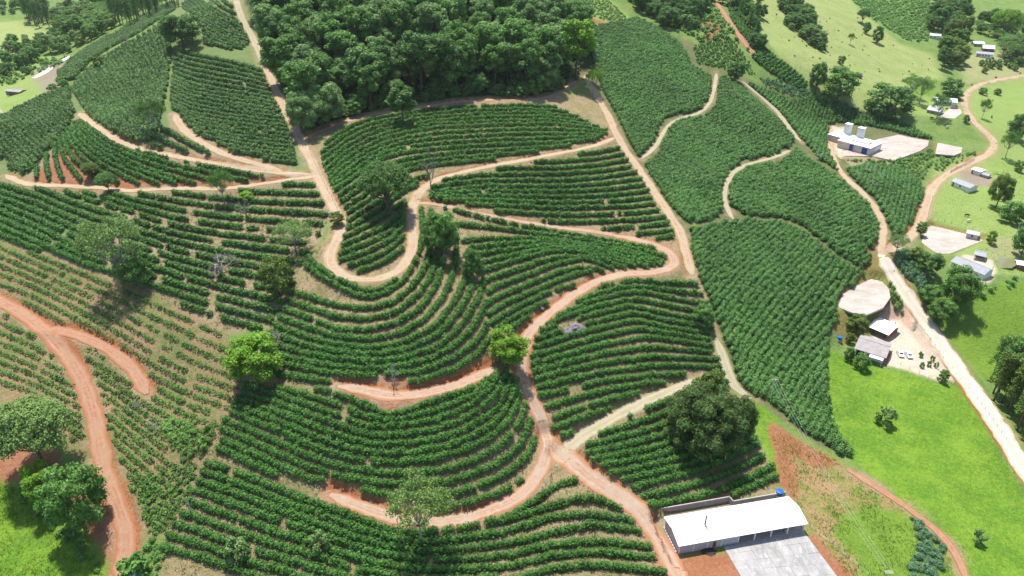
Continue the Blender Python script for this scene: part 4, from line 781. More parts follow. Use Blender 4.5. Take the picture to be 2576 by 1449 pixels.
# ------------------------------------------------------------------ trees
def limb(mb, a, b, r0, r1, rs, n=5, sag=0.12, seg=4):
    a = np.array(a, float); b = np.array(b, float); L = np.linalg.norm(b-a); pts = []
    off = rs.normal(size=3)*L*sag
    for i in range(seg+1):
        t = i/seg; pts.append(a+(b-a)*t+off*sin(pi*t)+np.array([0,0,-0.08*L*sin(pi*t)]))
    mb.tube(pts, np.linspace(r0, r1, seg+1), n, False); return pts
def tree_proto(kind, seed):
    rs = np.random.RandomState(seed); lob = []; core = True; leaf = 0.6; K = 90; jit = 0.55; tr = 0.3
    if kind == 'dome':
        H, R = 13.0, 8.0; n = 46; tr = 0.42; leaf = 0.42; K = 190; base = 3.2
        for i in range(n):
            u = rs.rand(); a = 2*pi*i*0.618; rr = R*0.84*math.sqrt((i+0.5)/n); z = base+(H-base)*(0.20+0.68*math.sqrt(max(0, 1-(rr/R)**2)))+rs.normal()*0.35
            lob.append((rr*cos(a), rr*sin(a), z-(0.8 if rr > R*0.7 else 0), 1.9+0.5*rs.rand(), 1.15))
    elif kind == 'spread':
        H, R = 10.0, 6.6; n = 40; core = False; leaf = 0.34; K = 120; tr = 0.26; jit = 0.8
        for i in range(n):
            a = 2*pi*i*0.618+rs.rand()*0.5; rr = R*0.86*math.sqrt((i+0.5)/n); z = 5.2+3.9*math.sqrt(max(0, 1-(rr/R)**2))+rs.normal()*0.75
            lob.append((rr*cos(a), rr*sin(a), z, 1.0+0.9*rs.rand(), 0.75+0.3*rs.rand()))
    elif kind == 'lobed':
        H, R = 11.0, 6.0; n = 34; K = 150; leaf = 0.40; tr = 0.35
        for i in range(n):
            t = (i+0.5)/n; z = 3.0+7.0*t; rr = R*0.85*math.sqrt(max(0.03, 1-((t-0.35)/0.72)**2))*(0.35+0.65*rs.rand()**0.4); a = i*2.4+rs.rand()
            lob.append((rr*cos(a), rr*sin(a), z+rs.normal()*0.4, 1.35+0.7*rs.rand(), 1.1))
    elif kind == 'grand':
        H, R = 17.0, 11.5; n = 96; K = 190; leaf = 0.42; tr = 0.7
        for i in range(n):
            t = (i+0.5)/n; z = 3.0+12.8*t+rs.normal()*0.7; rr = R*0.86*math.sqrt(max(0.03, 1-((t-0.28)/0.78)**2))*(0.3+0.7*rs.rand()**0.45); a = i*2.4+rs.rand()
            lob.append((rr*cos(a), rr*sin(a), z, 1.5+1.1*rs.rand(), 1.2))
    elif kind == 'forest':
        H, R = 15.0, 5.0; n = 20; K = 125; leaf = 0.58; tr = 0.28
        for i in range(n):
            t = (i+0.5)/n; z = 6.0+8.0*t; rr = R*0.8*math.sqrt(max(0.05, 1-((t-0.4)/0.7)**2))*(0.3+0.7*rs.rand()**0.5); a = i*2.4+rs.rand()
            lob.append((rr*cos(a), rr*sin(a), z+rs.normal()*0.5, 1.35+0.8*rs.rand(), 1.1))
    elif kind == 'low':
        H, R = 6.5, 3.8; n = 22; K = 130; leaf = 0.34; tr = 0.18
        for i in range(n):
            t = (i+0.5)/n; z = 0.9+4.9*t; rr = R*0.78*math.sqrt(max(0.05, 1-((t-0.35)/0.72)**2))*(0.35+0.65*rs.rand()**0.4); a = i*2.4+rs.rand()
            lob.append((rr*cos(a), rr*sin(a), z, 0.95+0.45*rs.rand(), 0.85))
    elif kind == 'tall':
        H, R = 20.0, 3.4; n = 24; K = 95; leaf = 0.46; tr = 0.22; core = False; jit = 0.8
        for i in range(n):
            t = (i+0.5)/n; z = 6.5+13*t; rr = R*0.75*(1-0.45*t)*rs.rand()**0.4; a = i*2.4+rs.rand()
            lob.append((rr*cos(a), rr*sin(a), z, 1.1+0.5*rs.rand(), 1.25))
    elif kind == 'shrub':
        H, R = 2.6, 1.7; n = 8; K = 42; leaf = 0.36; tr = 0.06
        for i in range(n):
            t = (i+0.5)/n; z = 0.5+1.6*t; rr = R*0.65*math.sqrt(max(0.05, 1-((t-0.3)/0.75)**2)); a = i*2.4+rs.rand()
            lob.append((rr*cos(a), rr*sin(a), z, 0.55+0.3*rs.rand(), 0.5))
    tm = MB(); zb = min(l[2] for l in lob); fork = max(0.4, zb-0.3) if kind != 'forest' else 6.0
    if kind == 'dome': fork = 3.4
    if kind == 'spread': fork = 3.6
    if kind == 'tall': fork = 15
    lean = rs.normal(size=2)*0.03*fork
    tm.tube([(0,0,-0.6),(lean[0]*0.2,lean[1]*0.2,fork*0.3),(lean[0]*0.6,lean[1]*0.6,fork*0.7),(lean[0],lean[1],fork)], [tr*1.35,tr,tr*0.85,tr*0.75], 8)
    if kind == 'tall': tm.tube([(lean[0],lean[1],fork),(0,0,H-1.5)], [tr*0.75, tr*0.2], 6)
    for l in lob[::(2 if len(lob) > 20 else 1)]:
        st = (lean[0], lean[1], min(fork, l[2]-0.5)) if kind != 'tall' else (0, 0, l[2]-1.2)
        limb(tm, st, (l[0]*0.92, l[1]*0.92, l[2]), tr*0.42, 0.05, rs, 5, 0.08, 3)
    V, F4, F3, off = [], [], [], 0
    for (x, y, z, r, rz) in lob:
        k = int(K*(r/1.5)**1.3) if kind not in ('shrub',) else K
        d = rs.normal(size=(k,3)); d[:,2] += 0.35; d /= np.linalg.norm(d, axis=1)[:,None]
        rad = np.array([r, r, rz*(r/1.6 if kind != 'shrub' else 1)])*(0.72+0.34*rs.rand(k,1)) if core else np.array([r, r, rz])*(0.3+0.8*rs.rand(k,1))
        C = np.array([x,y,z])+d*rad; a, b = leaf_quads(C, d*np.array([0.8,0.8,1.0])+np.array([0,0,0.55]), leaf, rs, jit)
        V.append(a); F4.append(b+off); off += len(a)
        if core:
            cv = IV*np.array([r*0.7, r*0.7, rz*(r/1.6 if kind != 'shrub' else 1)*0.68])*(0.85+0.3*rs.rand(12,1))+np.array([x,y,z]); V.append(cv); F3.append(IF+off); off += 12
    V = np.concatenate(V); Fs = [np.concatenate(F4)]+([np.concatenate(F3)] if F3 else [])
    cm = mesh_np('crown', V, Fs, 'leaf_mid')
    tme = mesh_np('trunk', np.concatenate(tm.v), [np.array(f) for f in tm.f.values()], 'bark', True)
    return tme, cm, H, R
def dead_proto(seed, H=9.0, spread=0.5, depth=4, n0=5):
    rs = np.random.RandomState(seed); tm = MB(); bm_ = MB()
    pts = limb(tm, (0,0,-0.4), (rs.normal()*0.3, rs.normal()*0.3, H*0.45), 0.2, 0.13, rs, 7, 0.04, 5)
    def rec(p, d, L, r, k):
        e = p+d*L; limb(bm_, p, e, r, r*0.62, rs, 4, 0.08, 3)
        if k <= 0: return
        for _ in range(3 if k > 1 else 3):
            q = d+rs.normal(size=3)*spread; q[2] += 0.12; q /= np.linalg.norm(q); rec(p+d*L*(0.45+0.55*rs.rand()), q, L*0.66, r*0.62, k-1)
    for i in range(n0):
        d = np.array([rs.normal()*spread*1.2, rs.normal()*spread*1.2, 0.9]); d /= np.linalg.norm(d); rec(np.array(pts[2+i % 4]), d, H*0.24, 0.13, depth-1)
    mk = lambda nm, m: mesh_np(nm, np.concatenate(m.v), [np.array(f) for f in m.f.values()], 'bark_pale', True)
    return mk('trunk', tm), mk('branches', bm_), H, H*0.3
PROTO = {}
for kd, c in (('dome',2),('spread',2),('lobed',3),('grand',1),('forest',6),('low',3),('tall',3),('shrub',3)):
    PROTO[kd] = [tree_proto(kd, 500+31*i+len(kd)) for i in range(c)]
PROTO['dead'] = [dead_proto(900, 9, 0.5), dead_proto(901, 7, 0.75), dead_proto(902, 11, 0.28, 4, 6)]
def tree_at(name, kind, var, mat, x, y, sxy, sz, label, group=None, cat='tree', bark='bark', rz=None):
    tme, cme, H, R = PROTO[kind][var % len(PROTO[kind])]
    r = empty(name, (x, y, float(hgt(x, y))-0.05), random.random()*2*pi if rz is None else rz, (sxy, sxy, sz))
    t = ob('trunk', tme, r); c = ob('branches' if kind == 'dead' else 'crown', cme, r)
    for o, m in ((t, bark), (c, mat)):
        if m is None: continue
        o.material_slots[0].link = 'OBJECT'; o.material_slots[0].material = MATS[m]
    tag(r, label, cat, group); return r
def tree(name, kind, var, mat, bx, by, wpx, hpx, label, group=None, cat='tree', bark='bark'):
    """base point, crown width and total height as seen; turned into metres on the ground"""
    c = gp(bx, by); t = c[3]; tme, cme, H, R = PROTO[kind][var % len(PROTO[kind])]
    Rm = wpx*t/FPX/2; dn = math.atan2(CAMZ-c[2], c[1]); Hm = max((hpx*t/FPX-Rm*sin(dn)*0.62)/cos(dn), Rm*0.7)
    return tree_at(name, kind, var, mat, c[0], c[1], Rm/R, Hm/H, label, group, cat, bark)
TREES = [
 ('shade_tree','dome',0,'leaf_dark',975,533,134,132,'dark green dome-crowned tree on bare trunk inside the hairpin bend'),
 ('broadleaf_tree','lobed',0,'leaf_mid',1112,642,98,118,'mid green bushy tree standing just right of the hairpin track'),
 ('broadleaf_tree','low',1,'leaf_dark',1190,697,62,84,'small dark green tree on the slope right of the bushy hairpin tree'),
 ('broadleaf_tree','lobed',1,'leaf_lime',1277,915,112,100,'bright lime green tree where the terrace track meets the loop track'),
 ('feathery_tree','spread',0,'leaf_airy',1060,1370,165,160,'pale feathery tree with grey trunk below the loop track'),
 ('giant_tree','grand',0,'leaf_giant',1765,1118,208,172,'huge dark olive tree above the white warehouse'),
 ('giant_tree','lobed',2,'leaf_giant',1855,1108,78,120,'olive tree leaning against the right side of the huge olive tree'),
 ('giant_tree','forest',3,'leaf_olive',1768,1062,78,142,'olive treetop standing up behind the huge olive tree'),
 ('round_tree','low',0,'leaf_mid',1768,822,60,66,'small round dense tree at the edge of the closed coffee canopy'),
 ('broadleaf_tree','lobed',0,'leaf_lime',650,955,142,122,'yellow green spreading tree at the corner of the seedling slope'),
 ('feathery_tree','spread',1,'leaf_airy',310,712,165,165,'large pale feathery tree on the west slope above the seedlings'),
 ('broadleaf_tree','low',2,'leaf_mid',345,718,95,85,'dark low tree under the large pale feathery tree'),
 ('broadleaf_tree','low',0,'leaf_olive',703,740,86,108,'olive round-crowned tree on the west slope by the hairpin'),
 ('feathery_tree','spread',0,'leaf_airy',745,638,100,84,'thin pale tree just left of the hairpin bend'),
 ('bare_tree','dead',1,'bark_pale',562,690,80,82,'grey leafless spreading tree in the gappy coffee rows'),
 ('bare_tree','dead',0,'bark_pale',622,545,40,66,'small grey bare tree with yellow top beside the hill track'),
 ('feathery_tree','low',1,'leaf_lime',622,505,44,30,'yellow lime treetop growing over the small grey bare tree'),
 ('broadleaf_tree','spread',1,'leaf_mid',565,512,66,84,'light green tree at the foot of the fanned terraces'),
 ('broadleaf_tree','dome',1,'leaf_dark',275,484,55,52,'dark small dome tree beside the track under the fanned terraces'),
 ('broadleaf_tree','dome',0,'leaf_olive',232,445,42,38,'small olive flat-topped tree amid the fanned terraces'),
 ('broadleaf_tree','spread',1,'leaf_dark',394,337,72,84,'dark tree on tall pale trunk at the strip dividing the west hill'),
 ('broadleaf_tree','lobed',2,'leaf_dark',462,118,100,86,'big dark tree on the west hill crest'),
 ('bare_tree','dead',2,'bark_pale',315,127,24,48,'thin white bare tree on the west hill skyline'),
 ('broadleaf_tree','low',0,'leaf_olive',252,172,28,34,'small olive tree on the west hill skyline'),
 ('umbrella_tree','dome',1,'leaf_airy',112,1172,184,176,'grey green umbrella tree over the red track bank'),
 ('broadleaf_tree','lobed',1,'leaf_lime',128,1268,108,112,'bright green tree between the umbrella tree and the dark track tree'),
 ('broadleaf_tree','lobed',2,'leaf_mid',215,1330,158,172,'large dark green tree leaning over the red gate track'),
 ('broadleaf_tree','low',1,'leaf_olive',848,565,42,40,'small olive tree at the left side of the hairpin track'),
 ('bare_tree','dead',2,'bark_pale',1085,476,46,118,'tall grey dead tree at the fork of two tracks'),
 ('bare_tree','dead',0,'bark_pale',985,968,34,60,'thin pale sapling on the red terrace'),
 ('bare_tree','dead',1,'bark_pale',697,868,44,50,'grey bare shrub beside the yellow green spreading tree'),
 ('tall_tree','forest',1,'leaf_lime',1448,200,92,152,'tall lime green tree at the right edge of the hilltop forest'),
 ('tall_tree','spread',0,'leaf_lime',1492,238,44,62,'thin lime tree at the top of the fence track'),
 ('forest_edge_tree','forest',2,'leaf_dark',1015,316,76,108,'dark ivy-covered tree leaning over the forest track'),
 ('forest_edge_tree','lobed',1,'leaf_pale',765,335,95,108,'pale green bushy tree at the lower left forest corner'),
 ('forest_edge_tree','lobed',0,'leaf_pale',825,310,100,105,'pale round tree second from the forest corner'),
 ('dome_tree','low',0,'leaf_dark',2228,292,126,92,'huge dark dome tree at the dry pasture foot'),
 ('broadleaf_tree','low',2,'leaf_mid',2108,247,90,86,'round mid green tree in the pair beside the dry pasture'),
 ('broadleaf_tree','lobed',0,'leaf_dark',2052,230,44,72,'dark tree in the pair beside the dry pasture'),
 ('broadleaf_tree','spread',1,'leaf_pale',2312,262,56,64,'grey pale tree behind the huge dome tree'),
 ('broadleaf_tree','spread',0,'leaf_mid',2290,240,60,48,'thin mid green tree right of the huge dome tree'),
 ('broadleaf_tree','low',0,'leaf_dark',2388,244,56,52,'dark dense tree behind the valley house'),
 ('broadleaf_tree','low',1,'leaf_mid',2402,250,36,26,'mid green bush beside the valley house'),
 ('broadleaf_tree','spread',0,'leaf_mid',2356,298,48,58,'thin tree before the grey hip-roofed valley hut'),
 ('yellow_tree','dome',1,'leaf_lime',2522,96,72,70,'tall yellow-topped umbrella tree beyond the far houses'),
 ('broadleaf_tree','lobed',1,'leaf_dark',2560,352,60,70,'dark tree at the bend of the upper valley road'),
 ('broadleaf_tree','spread',1,'leaf_mid',2528,398,44,66,'thin tree at the outer curve of the valley road'),
 ('broadleaf_tree','lobed',0,'leaf_olive',2505,522,56,88,'olive tree in the pasture below the corral'),
 ('broadleaf_tree','low',2,'leaf_mid',2540,556,72,60,'round bushy tree in the pasture right of the cows'),
 ('broadleaf_tree','lobed',2,'leaf_mid',2568,642,60,80,'broad tree at the pond bank'),
 ('bamboo_clump','lobed',1,'leaf_mid',2402,770,98,108,'large bamboo-like clump before the long grey house'),
 ('broadleaf_tree','lobed',0,'leaf_mid',2362,806,72,62,'round tree beside the white road below the bamboo'),
 ('broadleaf_tree','low',1,'leaf_mid',2340,765,60,58,'dense tree between the bamboo and the white road'),
 ('broadleaf_tree','low',0,'leaf_dark',2332,692,66,68,'dark tree left of the long grey house'),
 ('broadleaf_tree','low',2,'leaf_olive',2300,660,44,44,'olive tree at the corner of the upper drying yard'),
 ('bare_tree','spread',1,'leaf_pale',2252,640,54,52,'grey sparse tree at the road junction'),
 ('broadleaf_tree','low',0,'leaf_olive',2155,836,56,54,'dark olive tree behind the open barn'),
 ('broadleaf_tree','low',1,'leaf_olive',2136,862,26,30,'small round tree beside the blue water tank'),
 ('broadleaf_tree','low',2,'leaf_dark',2133,908,30,40,'small dark tree beside the lilac-roofed house'),
 ('broadleaf_tree','low',0,'leaf_mid',2162,928,46,46,'round green tree before the lilac-roofed house'),
 ('broadleaf_tree','low',1,'leaf_mid',2368,960,28,36,'lone clipped round tree at the farmyard edge'),
 ('shrub','shrub',0,'leaf_airy',2224,1068,52,52,'dry pale shrub alone in the bright pasture'),
 ('shrub','shrub',1,'leaf_pale',2457,1364,38,36,'grey green shrub in the lower pasture'),
 ('shrub','shrub',2,'leaf_pale',600,1408,66,64,'pale bushy shrub in the lowest rows left of the feathery tree'),
 ('shrub','shrub',0,'leaf_pale',808,1386,56,56,'pale shrub between coffee rows beside the feathery tree'),
 ('shrub','shrub',1,'leaf_mid',345,1449,84,66,'dark green bush at the gate beside the red track'),
 ('shrub','shrub',2,'leaf_lime',1744,582,24,20,'tiny lime bush at the lower end of the fence track'),
 ('shrub','low',2,'leaf_mid',2316,585,30,36,'green bush at the corner of the upper drying yard by the road'),
 ('shrub','low',1,'leaf_lime',2492,612,26,36,'lime green bush beside the small drying-yard house'),
 ('broadleaf_tree','lobed',1,'leaf_dark',1850,205,48,52,'dark tree at the top of the closed coffee canopy'),
 ('pasture_tree','dome',0,'leaf_dark',2168,58,32,34,'dark lone tree highest on the dry pasture edge'),
 ('pasture_tree','low',1,'leaf_mid',2178,84,22,30,'small lone tree below the highest pasture tree'),
 ('pasture_tree','low',2,'leaf_dark',2205,108,30,44,'dark lone tree at the dry pasture edge by the crops'),
 ('pasture_tree','spread',0,'leaf_olive',2138,112,18,26,'tiny olive lone tree amid the dry pasture'),
 ('pasture_tree','low',0,'leaf_mid',2115,162,22,24,'small tree above the round tree pair'),
 ('citrus_tree','low',0,'leaf_mid',2560,430,26,30,'small tree at the valley road fence'),
 ('pasture_tree','low',1,'leaf_mid',2472,238,24,20,'small dense tree in the valley pasture by the road'),
 ('pasture_tree','low',2,'leaf_mid',2508,238,20,18,'second small dense tree in the valley pasture by the road'),
 ('pasture_tree','spread',1,'leaf_mid',2470,298,30,46,'thin leafy tree in the valley pasture'),
 ('pasture_tree','low',0,'leaf_mid',2428,308,18,22,'small tree at the corner of the valley yard'),
]
for i, a in enumerate(TREES):
    bark = 'bark_pale' if a[1] in ('dead', 'spread') or 'pale trunk' in a[8] or a[0] == 'yellow_tree' else 'bark'
    tree(a[0], a[1], a[2], a[3], a[4], a[5], a[6], a[7], a[8], None, 'shrub' if a[0] == 'shrub' else 'tree', bark)
# the forest on the hilltop
def scatter(poly, step, rs, jit=0.35, block=True):
    wp = wpoly(poly, 10); x0, y0 = wp.min(0); x1, y1 = wp.max(0); X, Y = np.meshgrid(np.arange(x0, x1, step), np.arange(y0, y1, step*0.9))
    X = X.copy(); X[1::2] += step/2; X = X.ravel()+rs.normal(size=X.size)*step*jit*0.6; Y = Y.ravel()+rs.normal(size=Y.size)*step*jit*0.6
    ok = inpoly(X, Y, wp)
    if block: ok &= samp(BLK, X, Y) < 0.2
    return X[ok], Y[ok]
FL = {'leaf_dark': 'dark green crown in the hilltop forest', 'leaf_mid': 'mid green crown in the hilltop forest', 'leaf_pale': 'pale grey green crown in the hilltop forest', 'leaf_olive': 'olive green crown in the hilltop forest', 'leaf_lime': 'bright lime crown in the hilltop forest'}
def wood(poly, step, seed, kinds, mats, labels, group, name, smin, smax, cat='tree', vz=0.25, bark='bark'):
    rs = np.random.RandomState(seed); X, Y = scatter(poly, step, rs); o = np.argsort(-Y)
    for x, y in zip(X[o], Y[o]):
        m = mats[int(np.clip((N1(x, y, 30)+0.5+rs.normal()*0.28), 0, 0.999)*len(mats))]; k = kinds[rs.randint(len(kinds))]; s = smin+(smax-smin)*rs.rand()
        wd = {'lobed': 'round-crowned', 'forest': 'tall', 'low': 'low bushy', 'spread': 'airy', 'tall': 'straight'}[k]; big = 'big' if s > smin+0.6*(smax-smin) else 'smaller'
        tree_at(name, k, rs.randint(9), m, x, y, s, s*(1-vz/2+vz*rs.rand()), f'{big} {wd} {labels[m]}', group, cat, bark, rs.rand()*6.28)
    return len(X)
fr = np.random.RandomState(11); FX, FY = scatter([(632,-8),(650,60),(690,190),(715,262),(745,325),(800,300),(900,282),(980,268),(1060,258),(1150,243),(1250,237),(1355,238),(1410,220),(1455,180),(1470,120),(1450,60),(1420,20),(1398,-8)], 11.6, fr, 0.45)
o_ = np.argsort(FY); FX, FY = FX[o_], FY[o_]; nf = len(FX); FM = ['leaf_mid','leaf_dark','leaf_mid','leaf_pale','leaf_mid','leaf_dark','leaf_pale','leaf_mid']
rest = []; FX0, FX1 = np.quantile(FX, 0.33), np.quantile(FX, 0.67)
for i, (x, y) in enumerate(zip(FX, FY)):
    m = FM[int(np.clip(N1(x, y, 30)+0.5+fr.normal()*0.3, 0, 0.999)*len(FM))]; s = 1.15+0.75*fr.rand(); k = ['forest','forest','forest','lobed'][fr.randint(4)]
    lab = f"{'broad' if s > 1.62 else ('slender' if s < 1.36 else 'full')} {FL[m].replace(' crown in the hilltop forest','')} forest tree {'low' if i < nf/3 else ('midway' if i < 2*nf/3 else 'high')} on the hill, {'west side by the forest path' if x < FX0 else ('east side by the fence track' if x > FX1 else 'in the middle')}"
    if i < 296: tree_at('forest_tree', k, fr.randint(9), m, x, y, s, s*(0.85+0.35*fr.rand()), lab, 'trees of the hilltop forest', 'tree', 'bark', fr.rand()*6.28)
    else: rest.append((x, y, s))
VB = []; FB = []; off = 0
for j, (x, y, s) in enumerate(rest):
    lm = PROTO['forest'][j % 6][1]; nv_ = len(lm.vertices); V = np.empty(nv_*3, np.float32); lm.vertices.foreach_get('co', V); V = V.reshape(-1,3); nq = sum(1 for p in lm.polygons if len(p.vertices) == 4)
    V = V[:nq*4].reshape(-1,4,3) if False else V
    quads = np.array([p.vertices[:] for p in lm.polygons if len(p.vertices) == 4])[j % 3::3]; Q = V[quads]; c_ = Q.mean(1, keepdims=True); Q = c_+(Q-c_)*1.7
    VB.append((Q*s+np.array([x, y, float(hgt(x, y))])).reshape(-1,3)); FB.append(np.arange(len(Q)*4).reshape(-1,4)+off); off += len(Q)*4
if VB: tag(ob('forest_backdrop', mesh_np('forest_backdrop', np.concatenate(VB), np.concatenate(FB), 'leaf_dark')), 'farther crowns of the hilltop forest reading as one mass', 'forest', None, 'stuff')
wood([(735,330),(765,342),(830,308),(980,272),(1150,250),(1355,245),(1415,227),(1455,195),(1440,180),(1350,222),(1150,230),(980,252),(830,285)], 6.0, 33, ['low','low','lobed'], ['leaf_mid','leaf_dark','leaf_pale','leaf_mid'], {'leaf_dark': 'dark bushy tree at the forest foot above the forest track', 'leaf_mid': 'green bushy tree at the forest foot above the forest track', 'leaf_pale': 'pale bushy tree at the forest foot above the forest track'}, 'bushy trees at the forest foot', 'edge_tree', 0.6, 1.15)
VL = {'leaf_dark': 'dark tree in the woodland of the far west valley', 'leaf_mid': 'mid green tree in the woodland of the far west valley', 'leaf_pale': 'pale tree in the woodland of the far west valley', 'leaf_airy': 'yellowish tree in the woodland of the far west valley', 'leaf_crop': 'fresh green tree in the woodland of the far west valley'}
nv = wood([(95,140),(120,95),(200,70),(300,65),(270,85),(220,110),(170,145)], 11, 12, ['lobed','forest','low'], ['leaf_airy','leaf_crop','leaf_mid','leaf_pale','leaf_crop'], VL, 'trees of the west valley wood', 'valley_tree', 0.8, 1.3)
nv += wood([(130,70),(140,20),(280,10),(300,60),(220,72)], 14, 13, ['lobed','forest','spread'], ['leaf_airy','leaf_crop','leaf_mid','leaf_airy'], VL, 'trees of the west valley wood', 'valley_tree', 0.8, 1.2)
nv += wood([(10,130),(20,105),(100,95),(150,80),(150,110),(90,140)], 12, 35, ['lobed','low'], ['leaf_crop','leaf_airy','leaf_mid'], VL, 'trees of the west valley wood', 'valley_tree', 0.6, 1.0)
nv += wood([(0,40),(0,10),(60,5),(58,35)], 16, 36, ['lobed','low'], ['leaf_crop','leaf_pale','leaf_mid'], VL, 'trees of the west valley wood', 'valley_tree', 0.7, 1.1)
nv += wood([(120,215),(160,205),(175,215),(130,240)], 7, 37, ['low'], ['leaf_mid','leaf_crop'], VL, 'trees of the west valley wood', 'valley_tree', 0.5, 0.9)
nv += wood([(0,200),(0,150),(60,150),(110,150),(60,200)], 13, 14, ['lobed','low'], ['leaf_mid','leaf_dark','leaf_crop'], VL, 'trees of the west valley wood', 'valley_tree', 0.7, 1.2)
EL = {'leaf_dark': 'dark narrow eucalyptus-like tree in the tall stand of the west valley', 'leaf_mid': 'green narrow eucalyptus-like tree in the tall stand of the west valley'}
nv += wood([(58,62),(62,38),(125,38),(128,70),(100,72)], 12, 15, ['tall'], ['leaf_dark'], EL, 'tall stands of the west valley', 'tall_tree', 1.2, 1.6)
nv += wood([(285,60),(300,30),(440,8),(460,12),(400,40),(320,75)], 13, 16, ['tall'], ['leaf_dark','leaf_mid'], EL, 'tall stands of the west valley', 'tall_tree', 1.1, 1.5)
GL = {'leaf_mid': 'green tree in the clump around the far houses', 'leaf_dark': 'dark tree in the clump around the far houses', 'leaf_olive': 'olive tree in the clump around the far houses', 'leaf_pale': 'pale tree in the clump around the far houses'}
nv += wood([(2350,165),(2370,110),(2440,90),(2450,125),(2420,165),(2375,185)], 10.5, 17, ['lobed','forest'], ['leaf_mid','leaf_dark','leaf_olive'], GL, 'trees around the far houses', 'valley_tree', 0.9, 1.4)
nv += wood([(2330,70),(2345,20),(2430,10),(2430,75),(2370,95)], 12.5, 18, ['lobed','forest'], ['leaf_dark','leaf_mid','leaf_dark'], GL, 'trees around the far houses', 'valley_tree', 0.9, 1.5)
nv += wood([(2450,75),(2480,55),(2576,60),(2600,95),(2520,110),(2470,95)], 14, 19, ['lobed','spread'], ['leaf_mid','leaf_dark','leaf_pale'], GL, 'trees around the far houses', 'valley_tree', 0.8, 1.3)
nv += wood([(2510,150),(2530,120),(2600,120),(2600,170),(2560,165)], 11, 20, ['low','spread'], ['leaf_pale','leaf_mid'], GL, 'trees around the far houses', 'valley_tree', 0.9, 1.4)
HL = {'leaf_dark': 'dark tree in the scrubby gully line of the dry pasture', 'leaf_mid': 'green tree in the scrubby gully line of the dry pasture', 'leaf_pale': 'pale tree in the scrubby gully line of the dry pasture'}
nv += wood([(1955,55),(1965,-10),(2010,-10),(2030,50),(2085,110),(2082,135),(2050,130),(2010,95)], 8.5, 21, ['low','lobed'], ['leaf_mid','leaf_dark','leaf_pale'], HL, 'trees of the pasture gully', 'gully_tree', 0.7, 1.15)
CL = {'leaf_dark': 'dark scrub tree on the red-scarred slope above the coffee', 'leaf_mid': 'green scrub tree on the red-scarred slope above the coffee', 'leaf_pale': 'pale scrub tree on the red-scarred slope above the coffee', 'leaf_olive': 'olive scrub tree on the red-scarred slope above the coffee'}
nv += wood([(1590,20),(1570,-20),(1780,-20),(1800,20),(1740,50),(1770,70),(1700,75),(1640,55)], 9, 22, ['low','lobed'], ['leaf_mid','leaf_dark','leaf_pale','leaf_dark'], CL, 'scrub trees above the coffee', 'scrub_tree', 0.8, 1.3)
nv += wood([(1810,20),(1830,-20),(1900,-20),(1920,60),(1905,130),(1870,80)], 10, 23, ['lobed','low','tall'], ['leaf_dark','leaf_mid','leaf_dark'], CL, 'scrub trees above the coffee', 'scrub_tree', 0.7, 1.1)
PL = {'leaf_mid': 'tall slender planted tree beside the road at the bright pasture', 'leaf_olive': 'tall slender olive planted tree beside the road at the bright pasture', 'leaf_airy':'tall slender pale planted tree beside the road at the bright pasture'}
nv += wood([(2470,975),(2500,930),(2640,930),(2700,1200),(2620,1180),(2560,1088),(2510,1032)], 5.0, 24, ['tall'], ['leaf_mid','leaf_olive','leaf_airy'], PL, 'planted trees by the road', 'planted_tree', 0.85, 1.15)
print('FOREST', nf, 'OTHER', nv)
# small fruit trees
for i, (a, b) in enumerate([(2484,155),(2468,160),(2480,168),(2493,167),(2498,160),(2512,158),(2512,168),(2528,158),(2540,166),(2552,172),(2476,178),(2565,160)]):
    tree('orchard_tree', 'low', i, 'leaf_mid', a, b+5, 16, 16, 'small round fruit tree in the orchard below the far houses', 'orchard trees', 'fruit tree')
for i, (a, b) in enumerate([(2315,898),(2344,908),(2318,925),(2336,922),(2354,925)]):
    tree('yard_sapling', 'shrub', i, 'leaf_mid', a, b, 13, 17, 'small sapling planted in the bare farmyard', 'farmyard saplings', 'sapling')
# masses of undergrowth
def mass(name, lab, poly, mat, step, lod, s0, s1, zs, seed, cat='undergrowth'):
    rs = np.random.RandomState(seed); X, Y = scatter(poly, step, rs, 0.6); 
    if len(X) == 0: print('EMPTY', lab); return
    P = np.stack([X, Y, hgt(X, Y)-0.1], 1); tag(cover(name, P, {'near':'dense','mid':'dense','far':'mid','young':'young'}[lod], mat, rs, s0, s1, zs), lab, cat, None, 'stuff')
mass('undergrowth', 'dark undergrowth below the hilltop forest', [(640,60),(690,195),(745,335),(830,305),(980,272),(1150,250),(1360,246),(1420,226),(1470,185),(1470,120),(1420,20)], 'leaf_dark', 4.2, 'far', 0.8, 1.7, 1.0, 41)
mass('tall_plants', 'strip of tall leafy plants between the oval yard and the white road', [(2203,682),(2225,690),(2240,705),(2262,745),(2275,780),(2270,798),(2250,785),(2240,740),(2228,710)], 'leaf_crop', 1.5, 'mid', 0.7, 1.1, 1.3, 42)
mass('tall_plants', 'thicket of cassava-like plants right of the white road', [(2240,645),(2270,632),(2310,650),(2330,690),(2340,735),(2318,748),(2285,705),(2258,675)], 'leaf_blue', 1.6, 'mid', 0.7, 1.2, 1.2, 43)
mass('tall_plants', 'low leafy hedge along the white road', [(2322,788),(2345,790),(2375,822),(2362,832),(2335,805)], 'leaf_crop', 1.4, 'mid', 0.6, 1.0, 1.1, 44)
mass('undergrowth', 'weedy thicket between the tower yard and the valley road', [(2120,405),(2190,402),(2250,406),(2320,385),(2345,372),(2348,400),(2330,440),(2320,455),(2270,425),(2190,412)], 'leaf_crop', 2.6, 'mid', 0.6, 1.2, 0.9, 45)
